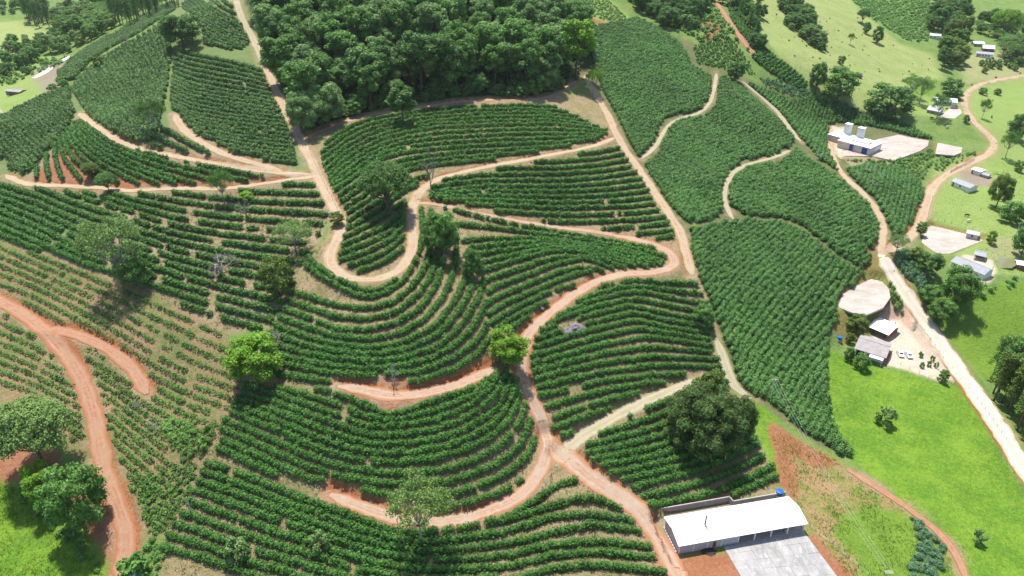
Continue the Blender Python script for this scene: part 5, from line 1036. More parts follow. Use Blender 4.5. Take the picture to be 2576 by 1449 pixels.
mass('undergrowth', 'weeds beside the valley road below the small drying yard', [(2355,392),(2400,392),(2440,385),(2475,385),(2420,412),(2370,430),(2352,432)], 'leaf_crop', 2.4, 'far', 0.5, 1.0, 0.9, 46)
mass('undergrowth', 'blue green leafy plants in the lower right grass', [(2290,1300),(2325,1290),(2350,1320),(2372,1380),(2368,1440),(2340,1490),(2285,1480),(2290,1420),(2312,1360)], 'leaf_blue', 1.35, 'near', 0.6, 1.0, 0.85, 47)
mass('undergrowth', 'brush at the foot of the umbrella tree bank', [(25,1215),(60,1235),(130,1290),(190,1330),(240,1400),(270,1420),(250,1449),(180,1380),(110,1310),(40,1250)], 'leaf_mid', 1.7, 'near', 0.55, 1.0, 0.8, 48)
mass('undergrowth', 'bushy weeds left of the seedling rows by the dry branches', [(425,1050),(490,1060),(540,1080),(525,1130),(480,1150),(430,1130),(405,1080)], 'leaf_crop', 1.5, 'near', 0.5, 1.1, 0.9, 49)
mass('undergrowth', 'tangle of weeds along the seedling slope edge', [(330,1230),(380,1190),(440,1170),(500,1170),(480,1240),(440,1310),(395,1350),(360,1330)], 'coffee_young', 1.5, 'young', 0.6, 1.5, 0.8, 50)
mass('undergrowth', 'weeds around the gate beside the lowest rows', [(330,1380),(380,1350),(420,1380),(400,1449),(470,1470),(330,1490)], 'leaf_mid', 1.8, 'near', 0.5, 1.0, 0.8, 51)
mass('undergrowth', 'patchy scrub round the red scar above the corn', [(1660,60),(1700,20),(1780,5),(1850,60),(1880,110),(1800,108),(1770,108),(1740,100)], 'leaf_mid', 4.2, 'far', 0.7, 1.9, 0.9, 61)
mass('undergrowth', 'sparse shrubs dotted over the dry pasture', [(1900,40),(1950,20),(2160,40),(2260,120),(2360,150),(2350,200),(2250,220),(2130,230),(2000,160)], 'leaf_olive', 15.0, 'far', 0.25, 0.7, 0.8, 62)
mass('crop_rows', 'bright green terraced crop beyond the lime tree', [(1440,-30),(1500,-30),(1575,45),(1540,55),(1480,38),(1440,20)], 'leaf_crop', 1.9, 'far', 0.5, 0.9, 0.7, 52, 'crop')
mass('crop_rows', 'corn rows above the closed coffee canopy', [(1745,115),(1790,105),(1840,100),(1880,150),(1900,190),(1850,180),(1800,170),(1750,160)], 'leaf_mid', 1.9, 'far', 0.5, 0.9, 1.1, 53, 'crop')
mass('crop_rows', 'leafy crop field beyond the dry pasture', [(2110,-30),(2340,-30),(2335,105),(2285,105),(2195,50)], 'leaf_crop', 3.2, 'far', 0.8, 1.5, 0.7, 54, 'crop')
mass('crop_rows', 'strip of corn between the coffee and the dry pasture', [(1905,195),(1960,205),(2030,225),(2060,240),(2000,245),(1930,222)], 'leaf_blue', 1.9, 'far', 0.6, 1.0, 1.1, 55, 'crop')
mass('undergrowth', 'bushes around the long grey house and pond', [(2395,740),(2430,720),(2480,725),(2530,700),(2576,690),(2576,720),(2500,740),(2440,760)], 'leaf_mid', 4.0, 'mid', 0.6, 1.4, 0.9, 56)
mass('undergrowth', 'scrub on the far west valley banks', [(0,120),(60,110),(100,130),(100,150),(170,150),(150,165),(60,200),(20,220),(0,215)], 'leaf_crop', 5.0, 'far', 0.8, 1.8, 0.9, 57)
mass('undergrowth', 'hedge of scrub along the upper valley road', [(2430,212),(2500,196),(2576,183),(2576,188),(2500,201),(2440,217)], 'leaf_mid', 2.6, 'far', 0.5, 0.9, 0.8, 58)
# ------------------------------------------------------------------ buildings
def onz(px, py, z):
    u, a, b = ray(px, py); t = (z-CAMZ)/b; return np.array([float(u*t), float(a*t)])
class B:
    """a building laid out from two front base corners (picture) and a depth; local x along the front, y to the back"""
    def __init__(s, name, p0, p1, depth, z, label, cat, group=None):
        a, b = onz(*p0, z), onz(*p1, z); d = b-a; s.L = float(np.hypot(*d)); s.rz = math.atan2(d[1], d[0]); s.z = z
        if not isinstance(depth, (int, float)):
            c = onz(*depth, z)-b; s.W = abs(float(-d[1]*c[0]+d[0]*c[1]))/s.L
        else: s.W = depth
        s.root = empty(name, (a[0], a[1], z), s.rz); tag(s.root, label, cat, group)
    def part(s, name, mat, fn, parent=None, smooth=False):
        m = MB(); fn(m); return m.build(name, mat, parent or s.root, smooth=smooth)
    def walls(s, h, mat, th=0.18, open_front=None, open_sides=()):
        L, W = s.L, s.W
        s.part('wall', mat, lambda m: m.box(th, L-th, W-th, W, -0.5, h))
        if 'left' not in open_sides: s.part('wall', mat, lambda m: m.box(0, th, 0, W, -0.5, h))
        if 'right' not in open_sides: s.part('wall', mat, lambda m: m.box(L-th, L, 0, W, -0.5, h))
        if open_front is None: s.part('wall', mat, lambda m: m.box(th, L-th, 0, th, -0.5, h))
        elif open_front[0] < open_front[1]: s.part('wall', mat, lambda m: m.box(max(th, open_front[0]), min(L-th, open_front[1]), 0, th, -0.5, h))
    def gable(s, h, rise, mat, ov=0.5, ridge='x', gmat='wall_white', sheets=None):
        L, W = s.L, s.W
        if ridge == 'x':
            e = h-rise*ov/(W/2)+0.12
            s.part('roof_slope', mat, lambda m: m.slab([(-ov,-ov,e),(L+ov,-ov,e),(L+ov,W/2,h+rise+0.12),(-ov,W/2,h+rise+0.12)], 0.1))
            s.part('roof_slope', mat, lambda m: m.slab([(-ov,W/2,h+rise+0.12),(L+ov,W/2,h+rise+0.12),(L+ov,W+ov,e),(-ov,W+ov,e)], 0.1))
            s.part('ridge_cap', mat, lambda m: m.tube([(-ov,W/2,h+rise+0.13),(L+ov,W/2,h+rise+0.13)], 0.12, 6))
            for x in (0.02, L-0.18):
                s.part('gable_wall', gmat, lambda m: m.add([(x,0.1,h),(x,W-0.1,h),(x,W/2,h+rise),(x+0.16,0.1,h),(x+0.16,W-0.1,h),(x+0.16,W/2,h+rise)], [(0,2,1),(3,4,5),(0,1,4,3),(1,2,5,4),(2,0,3,5)]))
        else:
            e = h-rise*ov/(L/2)+0.12
            s.part('roof_slope', mat, lambda m: m.slab([(-ov,W+ov,e),(-ov,-ov,e),(L/2,-ov,h+rise+0.12),(L/2,W+ov,h+rise+0.12)], 0.1))
            s.part('roof_slope', mat, lambda m: m.slab([(L/2,W+ov,h+rise+0.12),(L/2,-ov,h+rise+0.12),(L+ov,-ov,e),(L+ov,W+ov,e)], 0.1))
            s.part('ridge_cap', mat, lambda m: m.tube([(L/2,-ov,h+rise+0.13),(L/2,W+ov,h+rise+0.13)], 0.12, 6))
            for y in (0.02, W-0.18):
                s.part('gable_wall', gmat, lambda m: m.add([(0.1,y,h),(L-0.1,y,h),(L/2,y,h+rise),(0.1,y+0.16,h),(L-0.1,y+0.16,h),(L/2,y+0.16,h+rise)], [(0,1,2),(3,5,4),(0,3,4,1),(1,4,5,2),(2,5,3,0)]))
    def mono(s, h0, h1, mat, ov=0.4):
        L, W = s.L, s.W; s.part('roof', mat, lambda m: m.slab([(-ov,-ov,h0),(L+ov,-ov,h0),(L+ov,W+ov,h1),(-ov,W+ov,h1)], 0.1))
    def hip(s, h, rise, mat, ov=0.5, inset=None, z0=None):
        L, W = s.L, s.W; r = inset or W/2; e = h+0.02
        V = [(-ov,-ov,e),(L+ov,-ov,e),(L+ov,W+ov,e),(-ov,W+ov,e),(r,W/2,h+rise),(L-r,W/2,h+rise)]
        s.part('roof', mat, lambda m: m.add(V+[(v[0],v[1],v[2]-0.12) for v in V], [(0,1,5,4),(1,2,5),(2,3,4,5),(3,0,4),(6,10,11,7),(7,11,8),(8,11,10,9),(9,10,6),(0,6,7,1),(1,7,8,2),(2,8,9,3),(3,9,6,0)]))
    def opening(s, kind, x0, x1, z0, z1, mat, side='front', fmat='wall_white'):
        L, W = s.L, s.W
        def pl(m, a, b, c, d, o, dep):
            if side == 'front': m.box(a, b, -o, dep, c, d)
            else: m.box(L-dep, L+o, a, b, c, d)
        f = s.part(kind, mat, lambda m: pl(m, x0, x1, z0, z1, 0.03, 0.02))
        def fr(m):
            pl(m, x0-0.08, x0, z0-0.05, z1+0.08, 0.06, 0.01); pl(m, x1, x1+0.08, z0-0.05, z1+0.08, 0.06, 0.01); pl(m, x0, x1, z1, z1+0.08, 0.06, 0.01)
            if kind == 'window': pl(m, x0-0.1, x1+0.1, z0-0.13, z0-0.05, 0.1, 0.01)
        s.part('frame', fmat, fr, f); return f
    def post(s, x, y, h, mat='pole_grey', r=0.12): return s.part('post', mat, lambda m: m.box(x-r, x+r, y-r, y+r, -0.4, h))
    def roof_z(s, h, rise, y): return h+rise*(1-abs(y-s.W/2)/(s.W/2))+0.12
# the white-roofed warehouse
z = padw['shed'][1]+0.1
w_ = B('warehouse', (1706,1393), (2021,1337), (1984,1272), z, 'long white-roofed warehouse with open front beside the concrete yard', 'warehouse')
w_.W = max(9.0, min(w_.W, 13.0)); L, W = w_.L, w_.W; h = 3.3; cl = L*0.47
w_.walls(h, 'wall_block', 0.2, open_front=(0.0, cl), open_sides=('right',))
w_.gable(h, 1.1, 'roof_white', 0.45, 'x', 'wall_block')
w_.part('partition_wall', 'wall_block', lambda m: m.box(cl-0.2, cl, 0.2, W-0.2, -0.4, h))
w_.part('floor', 'concrete_light', lambda m: m.box(cl, L+0.2, -0.4, W-0.2, -0.5, 0.14))
for x in (0.12, L*0.115, L*0.222, L*0.333, cl-0.12): w_.part('pilaster', 'wall_white', lambda m: m.box(x-0.12, x+0.12, -0.07, 0.0, -0.4, h-0.05))
w_.opening('door', L*0.262, L*0.292, 0.0, 2.4, 'door_brown')
for i in range(1, 5): w_.post(cl+(L-cl)*i/4-0.15, 0.15, h-0.02, 'wall_white', 0.15)
w_.part('eave_beam', 'wall_white', lambda m: m.box(cl, L, -0.02, 0.22, h-0.3, h-0.03))
w_.part('chimney', 'metal_dark', lambda m: m.tube([(L*0.24,W*0.42,h),(L*0.24,W*0.42,h+4.6)], 0.2, 8))
w_.part('chimney_collar', 'wall_white', lambda m: m.box(L*0.24-0.5, L*0.24+0.5, W*0.42-0.45, W*0.42+0.45, h+0.9, h+1.25))
w_.part('roof_vent', 'roof_white', lambda m: m.tube([(L*0.50,W*0.12,h+0.2),(L*0.50,W*0.12,h+1.6)], 0.08, 6))
for i in range(9): w_.part('foundation_stone', 'wall_concrete', lambda m: m.box(-0.55, -0.1, 0.4+i*W/9.3, 0.4+(i+0.8)*W/9.3, -0.4, 0.25))
def seg_wall(name, pts, z, h, mat, label, th=0.2):
    q = [onz(a, b, z) for a, b in pts]; r = empty(name, (q[0][0], q[0][1], z)); tag(r, label, 'wall')
    for a, b in zip(q[:-1], q[1:]):
        d = b-a; Lw = float(np.hypot(*d)); ang = math.atan2(d[1], d[0]); n = max(1, int(Lw/2.6))
        for i in range(n):
            m = MB(); m.box(i*Lw/n+0.01, (i+1)*Lw/n-0.01, -th/2, th/2, -0.8, h); o = m.build('wall_panel', mat, r, (a[0]-q[0][0], a[1]-q[0][1], 0), ang)
        m = MB(); m.box(-0.05, Lw+0.05, -th/2-0.05, th/2+0.05, h, h+0.1); m.build('coping', 'wall_concrete', r, (a[0]-q[0][0], a[1]-q[0][1], 0), ang)
    return r
seg_wall('block_wall', [(1648,1294),(1832,1262),(1842,1273),(1974,1250)], z, 1.9, 'wall_concrete', 'grey concrete block wall stepped behind the white warehouse')
def tank(px, py, zz, r=0.75, h=0.9, label='blue plastic water tank'):
    q = onz(px, py, zz); t = empty('water_tank', (q[0], q[1], zz)); tag(t, label, 'water tank')
    m = MB(); m.lathe([(r*0.86,0),(r*0.95,h*0.3),(r,h*0.85),(r*1.06,h*0.87),(r*1.06,h*0.95)], 18); m.build('body', 'tank_blue', t, smooth=False)
    m = MB(); m.lathe([(r*1.1,h*0.96),(r*1.06,h*1.02),(r*0.6,h*1.1),(r*0.2,h*1.13)], 18); m.build('lid', 'tank_blue', t)
    m = MB(); m.box(-r, r, -r, r, -1.2, -0.02); m.build('stand', 'wall_concrete', t); return t
tank(1960, 1243, z+1.2, 1.0, 1.2, 'blue plastic water tank on the wall corner behind the warehouse')
q = onz(1783, 1384, z); m = MB(); rs = np.random.RandomState(3)
def heap(name, q, z, r, h, mat, label, cat, seed):
    rs = np.random.RandomState(seed); n, rr = 22, 6; V = [(0,0,h)]
    for j in range(1, rr+1):
        for k in range(n): t = 2*pi*k/n; a = r*j/rr*(1+0.18*rs.normal()*0.6); V.append((a*cos(t)*1.2, a*sin(t), max(-0.05, h*(1-(j/rr)**1.6)+rs.normal()*h*0.10) if j < rr else -0.1))
    F = [(0, 1+k, 1+(k+1) % n) for k in range(n)]+[(1+(j-1)*n+k, 1+j*n+k, 1+j*n+(k+1) % n, 1+(j-1)*n+(k+1) % n) for j in range(1, rr) for k in range(n)]
    m = MB(); m.add(V, F); return tag(m.build(name, mat, None, (q[0], q[1], z)), label, cat)
heap('ash_heap', onz(1783,1386,z), z-0.1, 1.7, 0.5, 'ash', 'black ash heap on the red earth before the warehouse door', 'heap', 4)
# motorcycle under the warehouse roof
def motorcycle(q, z, rz):
    r = empty('motorcycle', (q[0], q[1], z), rz); tag(r, 'dark motorcycle parked under the open warehouse roof', 'motorcycle')
    for x in (-0.62, 0.62):
        m = MB(); pts = [(x+0.28*cos(t), 0, 0.3+0.28*sin(t)) for t in np.linspace(0, 2*pi, 13)]; m.tube(pts, 0.06, 5, False); m.build('wheel', 'rubber', r)
    m = MB(); m.add([(-0.4,-0.12,0.45),(0.35,-0.12,0.4),(0.45,-0.1,0.85),(0.1,-0.14,0.92),(-0.5,-0.1,0.78)]+[(-0.4,0.12,0.45),(0.35,0.12,0.4),(0.45,0.1,0.85),(0.1,0.14,0.92),(-0.5,0.1,0.78)], [(0,1,2,3,4),(9,8,7,6,5)]+[(i,5+i,5+(i+1)%5,(i+1)%5) for i in range(5)]); m.build('body', 'metal_dark', r)
    m = MB(); m.box(-0.75, 0.0, -0.14, 0.14, 0.79, 0.88); m.build('saddle', 'rubber', r)
    m = MB(); m.tube([(0.62,0,0.3),(0.45,0,1.0)], 0.04, 5); m.tube([(0.42,-0.35,1.02),(0.45,0,1.0),(0.42,0.35,1.02)], 0.025, 5); m.build('handlebar', 'metal_dark', r)
c_ = w_.rz; wx = L*0.87; wy = 1.6; o0 = np.array(w_.root.location[:2]); motorcycle((o0[0]+wx*cos(c_)-wy*sin(c_), o0[1]+wx*sin(c_)+wy*cos(c_)), z+0.14, c_+0.6)
# farmhouse group
z = padw['house_yard'][1]+0.05
hh = B('farmhouse', (2150,892), (2221,914), (2248,884), z, 'white farmhouse with lilac grey roof beside the white road', 'house'); hh.W = max(8, min(hh.W, 12))
hh.walls(2.9, 'wall_white'); hh.gable(2.9, 1.5, 'roof_lilac', 0.6, 'x'); L, W = hh.L, hh.W
hh.opening('window', L*0.60, L*0.90, 0.9, 2.0, 'glass'); hh.opening('window', L*0.36, L*0.44, 1.0, 2.0, 'glass'); hh.opening('door', L*0.47, L*0.54, 0, 2.1, 'door_brown')
hh.part('awning', 'roof_white', lambda m: m.slab([(L*0.5,-1.9,2.15),(L*0.98,-1.9,2.15),(L*0.98,-0.02,2.75),(L*0.5,-0.02,2.75)], 0.08))
for x in (L*0.52, L*0.96): hh.post(x, -1.75, 2.1, 'wall_white', 0.07)
hh.part('porch', 'opening_shade', lambda m: m.box(0.3, L*0.3, -0.03, 0.02, 0.1, 2.3))  # flat panel on the closed wall, painted near-black as porch shade
hh.part('terrace', 'wall_brick', lambda m: m.box(L+0.02, L+1.3, -0.4, W*0.8, -0.4, 0.35))
bn = B('open_barn', (2183,836), (2229,856), (2255,833), z, 'open barn with pale sheet roof behind the farmhouse', 'barn'); bn.W = max(6, min(bn.W, 9)); L, W = bn.L, bn.W
bn.walls(2.6, 'wall_brick', open_front=(0,0), open_sides=('left',)); bn.gable(2.7, 0.9, 'roof_white', 0.5, 'x', 'roof_fibre')
for i in range(4): bn.post(0.2+(L-0.4)*i/3, 0.2, 2.7, 'wood')
for i in range(5): bn.part('skylight', 'roof_fibre', lambda m: m.slab([(0.8+i*0.85,0.15,2.97),(1.3+i*0.85,0.15,2.97),(1.3+i*0.85,1.6,3.36),(0.8+i*0.85,1.6,3.36)], 0.03))
tank(2112, 853, z+1.8, 0.85, 1.0, 'blue water tank on stand beside the closed coffee canopy')
tank(338, 1452, float(gp(338,1449)[2])+0.5, 0.7, 0.8, 'blue drum at the gate beside the lowest rows')
# coffee dryer with two towers
z = padw['tower_yard'][1]+0.1
tb = B('dryer_building', (2105,370), (2185,391), (2223,379), z, 'white twin-bay dryer building with blue doors on the drying yard', 'building'); tb.W = max(10, min(tb.W, 16)); L, W = tb.L, tb.W
tb.walls(4.2, 'wall_beige'); tb.hip(4.2, 1.5, 'roof_white', 0.4, W*0.42)
tb.opening('door', L*0.375, L*0.50, 0, 3.6, 'door_blue'); tb.opening('door', L*0.76, L*0.93, 0, 3.6, 'door_blue'); tb.opening('window', W*0.45, W*0.9, 1.0, 2.4, 'roof_white', 'side')
tb.part('roof_step', 'roof_white', lambda m: m.slab([(L*0.28,W*0.2,5.5),(L*0.86,W*0.2,5.5),(L*0.86,W*0.52,6.1),(L*0.28,W*0.52,6.1)], 0.5))
tb.part('ladder', 'wood', lambda m: m.slab([(L*0.52,-1.5,0.1),(L*0.55,-1.5,0.1),(L*0.50,-0.1,3.4),(L*0.47,-0.1,3.4)], 0.12))
def tower(px, py, zz, wd, ht, label):
    q = onz(px, py, zz); r = empty('dryer_tower', (q[0], q[1], zz), tb.rz); tag(r, label, 'tower')
    m = MB(); m.box(-wd/2, wd/2, -wd/2, wd/2, -5, ht); m.build('shaft', 'wall_white', r)
    m = MB(); m.box(-wd/2-0.25, wd/2+0.25, -wd/2-0.25, wd/2+0.25, ht+0.25, ht+0.5); m.build('cap', 'roof_white', r)
    m = MB(); [m.box(x-0.1, x+0.1, y-0.1, y+0.1, ht, ht+0.25) for x in (-wd/2+0.1, wd/2-0.1) for y in (-wd/2+0.1, wd/2-0.1)]; m.build('cap_support', 'roof_fibre', r)
tower(2163, 347, z+5.5, 3.2, 5.6, 'white square tower on the blue-door dryer building')
tower(2131, 335, z+5.0, 3.2, 5.2, 'white square tower on the rear dryer annex')
ta = B('dryer_annex', (2081,352), (2113,361), 9.0, z, 'white-roofed beige annex behind the dryer building', 'building'); ta.L = max(ta.L, 12.5); ta.walls(3.6, 'wall_beige'); ta.hip(3.6, 1.6, 'roof_white', 0.5); ta.opening('door', ta.L*0.62, ta.L*0.8, 0, 2.8, 'opening_shade')  # annex doorway is a panel painted near-black for the shade inside
# other houses
def house(name, p0, p1, p2, z, h, rise, wall, roof, label, cat, ridge='x', wins=2, doors=1, gm='wall_white', group=None, wlim=(3, 14)):
    b = B(name, p0, p1, p2, z, label, cat, group); b.W = max(wlim[0], min(b.W, wlim[1])); b.walls(h, wall); b.gable(h, rise, roof, 0.45, ridge, gm); L = b.L
    for i in range(wins): x = L*(0.15+0.7*(i+0.5)/max(wins, 1)); b.opening('window', x-0.5, x+0.5, 0.9, min(1.9, h-0.4), 'glass')
    for i in range(doors): x = L*(0.12 if i == 0 else 0.5); b.opening('door', x-0.42, x+0.42, 0, 2.0, 'door_brown')
    return b
z1 = padw['house_pad'][1]
lh = house('long_house', (2390,672), (2470,705), (2488,692), z1, 2.8, 1.5, 'wall_white', 'roof_slate', 'long grey-roofed house with one white roof half by the pond', 'house', wins=5, wlim=(7,9))
for c in lh.root.children:
    if c.name.startswith('roof_slope') and c.data.vertices[0].co.y > 1: c.data.materials[0] = MATS['roof_white']
ks = B('kiosk', (2448,652), (2473,658), 5.0, z1, 'small open grey-roofed kiosk behind the long house', 'kiosk'); ks.gable(2.4, 0.7, 'roof_slate', 0.4, 'x', 'roof_slate')
for x in (0.2, ks.L-0.2):
    for y in (0.2, 4.8): ks.post(x, y, 2.45, 'wood', 0.1)
ks.part('counter', 'wall_brick', lambda m: m.box(0.4, ks.L-0.4, 3.5, 3.8, -0.3, 1.1))
house('drying_house', (2429,598), (2457,604), 4.2, padw['upper_yard'][1]+0.1, 2.5, 0.7, 'wall_beige', 'roof_fibre', 'small beige house with grey roof on the upper drying yard', 'house', wins=1, doors=0)
eh = gp(2562,676); house('pond_hut', (2556,676), (2582,680), 4.0, float(eh[2]), 2.2, 0.5, 'wall_brick', 'roof_white', 'little white-roofed hut at the pond edge', 'hut', wins=0)
zv = padw['valley_yard'][1]
house('valley_house', (2348,263), (2404,268), 7.0, zv, 2.8, 1.3, 'wall_white', 'roof_white', 'white house with white roof above the small valley yard', 'house', wins=3)
vb = house('valley_hut', (2330,285), (2360,291), 7.0, zv-0.2, 2.6, 1.6, 'wall_concrete', 'roof_fibre', 'grey-roofed hut left of the small valley yard', 'hut', wins=1)
seg_wall('brick_wall', [(2390,274),(2409,275)], zv, 1.2, 'wall_brick', 'low red brick wall before the valley house')
zf = padw['far_houses'][1]
house('far_barn', (2449,117), (2474,118), 7.0, zf, 2.6, 1.0, 'wall_concrete', 'roof_white', 'white-roofed barn uppermost of the far houses', 'barn', wins=0)
house('far_house', (2471,129), (2499,131), 8.0, zf, 2.6, 1.8, 'wall_brick', 'roof_white', 'white-roofed far house with wide open porch', 'house', wins=1)
house('far_long_house', (2454,142), (2496,146), 6.0, zf-0.3, 2.6, 1.0, 'wall_white', 'roof_slate', 'long far house with grey roof and white wall', 'house', wins=4)
house('white_shed', (2338,97), (2364,99), 6.0, float(gp(2350,98)[2])+0.1, 2.8, 0.8, 'wall_white', 'roof_white', 'lone white shed beside the far leafy crop', 'shed', wins=1)
zc_ = padw['corral'][1]
house('cattle_barn', (2391,466), (2436,484), (2458,477), zc_, 2.5, 1.0, 'wall_white', 'roof_slate', 'long grey-roofed cattle barn below the corral', 'barn', wins=1, wlim=(4,6))
house('milking_shed', (2442,436), (2464,443), (2481,436), zc_, 2.4, 0.5, 'wall_white', 'roof_white', 'white-roofed milking shed at the corral top', 'shed', wins=0, wlim=(3,5))
house('corral_hut', (2466,445), (2483,450), 3.5, zc_-0.2, 1.8, 0.5, 'wall_concrete', 'roof_slate', 'low dark hut beside the milking shed', 'hut', wins=0, doors=0)
house('old_shack', (16,238), (52,241), 5.0, float(gp(34,239)[2]), 2.2, 0.6, 'wood', 'roof_lilac', 'old grey shack alone in the west valley', 'shack', wins=0)
# cars
def car(px, py, z, rz, label, w=1.72, l=4.1):
    q = onz(px, py, z); r = empty('parked_car', (q[0], q[1], z), rz); tag(r, label, 'car', 'cars parked in the farmyard')
    prof = [(-l/2,0.45),(-l/2+0.02,0.78),(-l/2+0.9,0.92),(-l/2+1.55,1.38),(l/2-1.0,1.42),(l/2-0.35,1.0),(l/2,0.88),(l/2,0.4),(l/2-0.2,0.28),(-l/2+0.2,0.28)]
    n = len(prof); V = []
    for yy in (-1, -0.86, 0.86, 1):
        for x, zz in prof:
            k = 1.0 if abs(yy) < 0.9 else 0.985; tum = 0.86 if zz > 1.1 else 1.0; V.append((x*k, yy*w/2*tum if abs(yy) > 0.9 else yy*w/2*tum, zz if abs(yy) < 0.9 else min(zz, 0.28+(zz-0.28)*0.97)))
    F = [tuple(range(n)), tuple(range(4*n-1, 3*n-1, -1))]+[(a*n+i, (a+1)*n+i, (a+1)*n+(i+1) % n, a*n+(i+1) % n) for a in range(3) for i in range(n)]
    m = MB(); m.add(V, F); m.build('body', 'car_white', r)
    m = MB(); m.slab([(-l/2+0.98,-w*0.36,0.985),(-l/2+0.98,w*0.36,0.985),(-l/2+1.5,w*0.34,1.355),(-l/2+1.5,-w*0.34,1.355)][::-1], -0.025); m.build('windscreen', 'glass', r)
    m = MB(); m.slab([(l/2-0.92,-w*0.35,1.375),(l/2-0.92,w*0.35,1.375),(l/2-0.4,w*0.36,1.05),(l/2-0.4,-w*0.36,1.05)][::-1], -0.025); m.build('rear_window', 'glass', r)
    for sgn in (-1, 1):
        m = MB(); y = sgn*w/2*0.935; m.add([(-l/2+1.25,y,0.98),(l/2-0.7,y,1.02),(l/2-1.05,y*0.965,1.33),(-l/2+1.65,y*0.965,1.30),(-l/2+1.25,y+sgn*0.03,0.98),(l/2-0.7,y+sgn*0.03,1.02),(l/2-1.05,y*0.965+sgn*0.03,1.33),(-l/2+1.65,y*0.965+sgn*0.03,1.30)], [(0,1,2,3),(7,6,5,4),(0,4,5,1),(1,5,6,2),(2,6,7,3),(3,7,4,0)]); m.build('side_window', 'glass', r)
        for x in (-l/2+0.75, l/2-0.8):
            m = MB(); m.tube([(x,sgn*(w/2-0.16),0.3),(x,sgn*(w/2+0.02),0.3)], 0.3, 12); wh = m.build('wheel', 'rubber', r); m = MB(); m.tube([(x,sgn*(w/2+0.02),0.3),(x,sgn*(w/2+0.035),0.3)], 0.17, 10); m.build('rim', 'pole_grey', wh)
        m = MB(); m.box(-l/2-0.02, -l/2+0.05, sgn*w*0.36-0.15, sgn*w*0.36+0.15, 0.62, 0.76); m.build('headlight', 'glass', r)
zh = padw['house_yard'][1]
car(2264, 893, zh+0.02, 1.45, 'white parked car nearer the farmhouse wall'); car(2285, 896, zh+0.02, 1.5, 'white parked car farther from the farmhouse wall'); car(2245, 818, zh+0.02, 2.6, 'white parked car beside the open barn')
# poles and wires
def pole(px, py, h, label, arm=True, top=None):
    c = gp(px, py); r = empty('utility_pole', (c[0], c[1], c[2])); tag(r, label, 'utility pole', 'utility poles')
    m = MB(); m.tube([(0,0,-1),(0,0,h)], [0.17,0.11], 8); m.build('shaft', 'pole_grey', r)
    if arm:
        for dy, zz in ((0, h-0.25),) if arm is True else ((-0.28, h-0.2), (0.28, h-0.2)):
            m = MB(); m.box(-1.0, 1.0, dy-0.06, dy+0.06, zz-0.06, zz+0.06); m.build('crossarm', 'pole_grey', r)
        for x in (-0.9, 0, 0.9): m = MB(); m.lathe([(0.05,h-0.19),(0.07,h-0.1),(0.04,h+0.02)], 8, (x,0)); m.build('insulator', 'wall_white', r)
    return np.array([c[0], c[1], c[2]+h])
pa = pole(1937, 1006, 8.5, 'white utility pole at the tip of the closed coffee canopy')
pb = pole(1822, 1164, 7.5, 'grey utility pole in the rows uphill of the warehouse', False)
pc = pole(2213, 1500, 9.0, 'utility pole with double crossarm in the grass below the warehouse', 2)
pole(482, 1292, 6.0, 'leaning grey pole at the seedling slope fence', False)
pole(2492, 690, 7.0, 'slim pole beside the long house by the pond', True); pole(2552, 600, 8.0, 'utility pole in the pasture trees by the pond', True); pole(2316, 455, 6.5, 'utility pole in the weeds beside the valley road', False)
def wire(a, b, sag, label):
    pts = [a+(b-a)*t+np.array([0,0,-sag*4*t*(1-t)]) for t in np.linspace(0, 1, 15)]; m = MB(); m.tube(pts-a, 0.022, 4); tag(m.build('power_line', 'wire', None, tuple(a)), label, 'wire', 'power lines over the red slope')
for k, dx in enumerate((-0.9, 0.0, 0.9)): wire(pa+np.array([dx,0,0]), pc+np.array([dx,0,0]), 2.2, 'power line strung between the white pole and the double-crossarm pole')
# fences: posts and wires
def fence(pts, step, label, h=1.25, r=0.06, mat='wood', wires=True):
    q = dens(pts, 10); c = cast(q[:,0], q[:,1]); ln = resample(c[:,:3], step); ln[:,2] = hgt(ln[:,0], ln[:,1]); o0 = ln[0].copy(); rt = empty('wire_fence', tuple(o0)); tag(rt, label, 'fence')
    m = MB(); m.tube([(0,0,-0.3),(0,0,h)], r, 5); me = None; rs = np.random.RandomState(len(pts))
    for p in ln:
        if me is None: o = m.build('post', mat, rt); me = o.data
        else: o = ob('post', me, rt)
        o.location = tuple(p-o0); o.rotation_euler = (rs.normal()*0.05, rs.normal()*0.05, 0)
    if wires and len(ln) > 1:
        for z in (0.5, 0.85, 1.15): mm = MB(); mm.tube(ln-o0+np.array([0,0,z]), 0.012, 3, False); mm.build('wire', 'wire', rt)
fence([(2340,855),(2380,910),(2420,960),(2470,1020),(2530,1105)], 3.0, 'wooden post fence along the lower white road by the pasture')
fence([(2345,500),(2330,560),(2360,555),(2420,570),(2480,590)], 3.0, 'wooden post fence around the cow pasture')
fence([(2390,436),(2410,425),(2430,415),(2450,405)], 0.9, 'close-set pole fence of the corral beside the valley road', 1.7, 0.08, 'wood', False)
fence([(2435,302),(2470,330),(2500,358)], 3.0, 'post fence along the upper valley road bend')
fence([(2037,1326),(2060,1345),(2100,1378),(2150,1420),(2185,1449)], 2.6, 'dark post fence beside the warehouse yard')
fence([(778,380),(805,440),(830,490),(848,525)], 3.0, 'thin post fence down the middle of the hairpin approach')
fence([(2265,918),(2330,950),(2400,965)], 3.2, 'post fence below the farmyard')
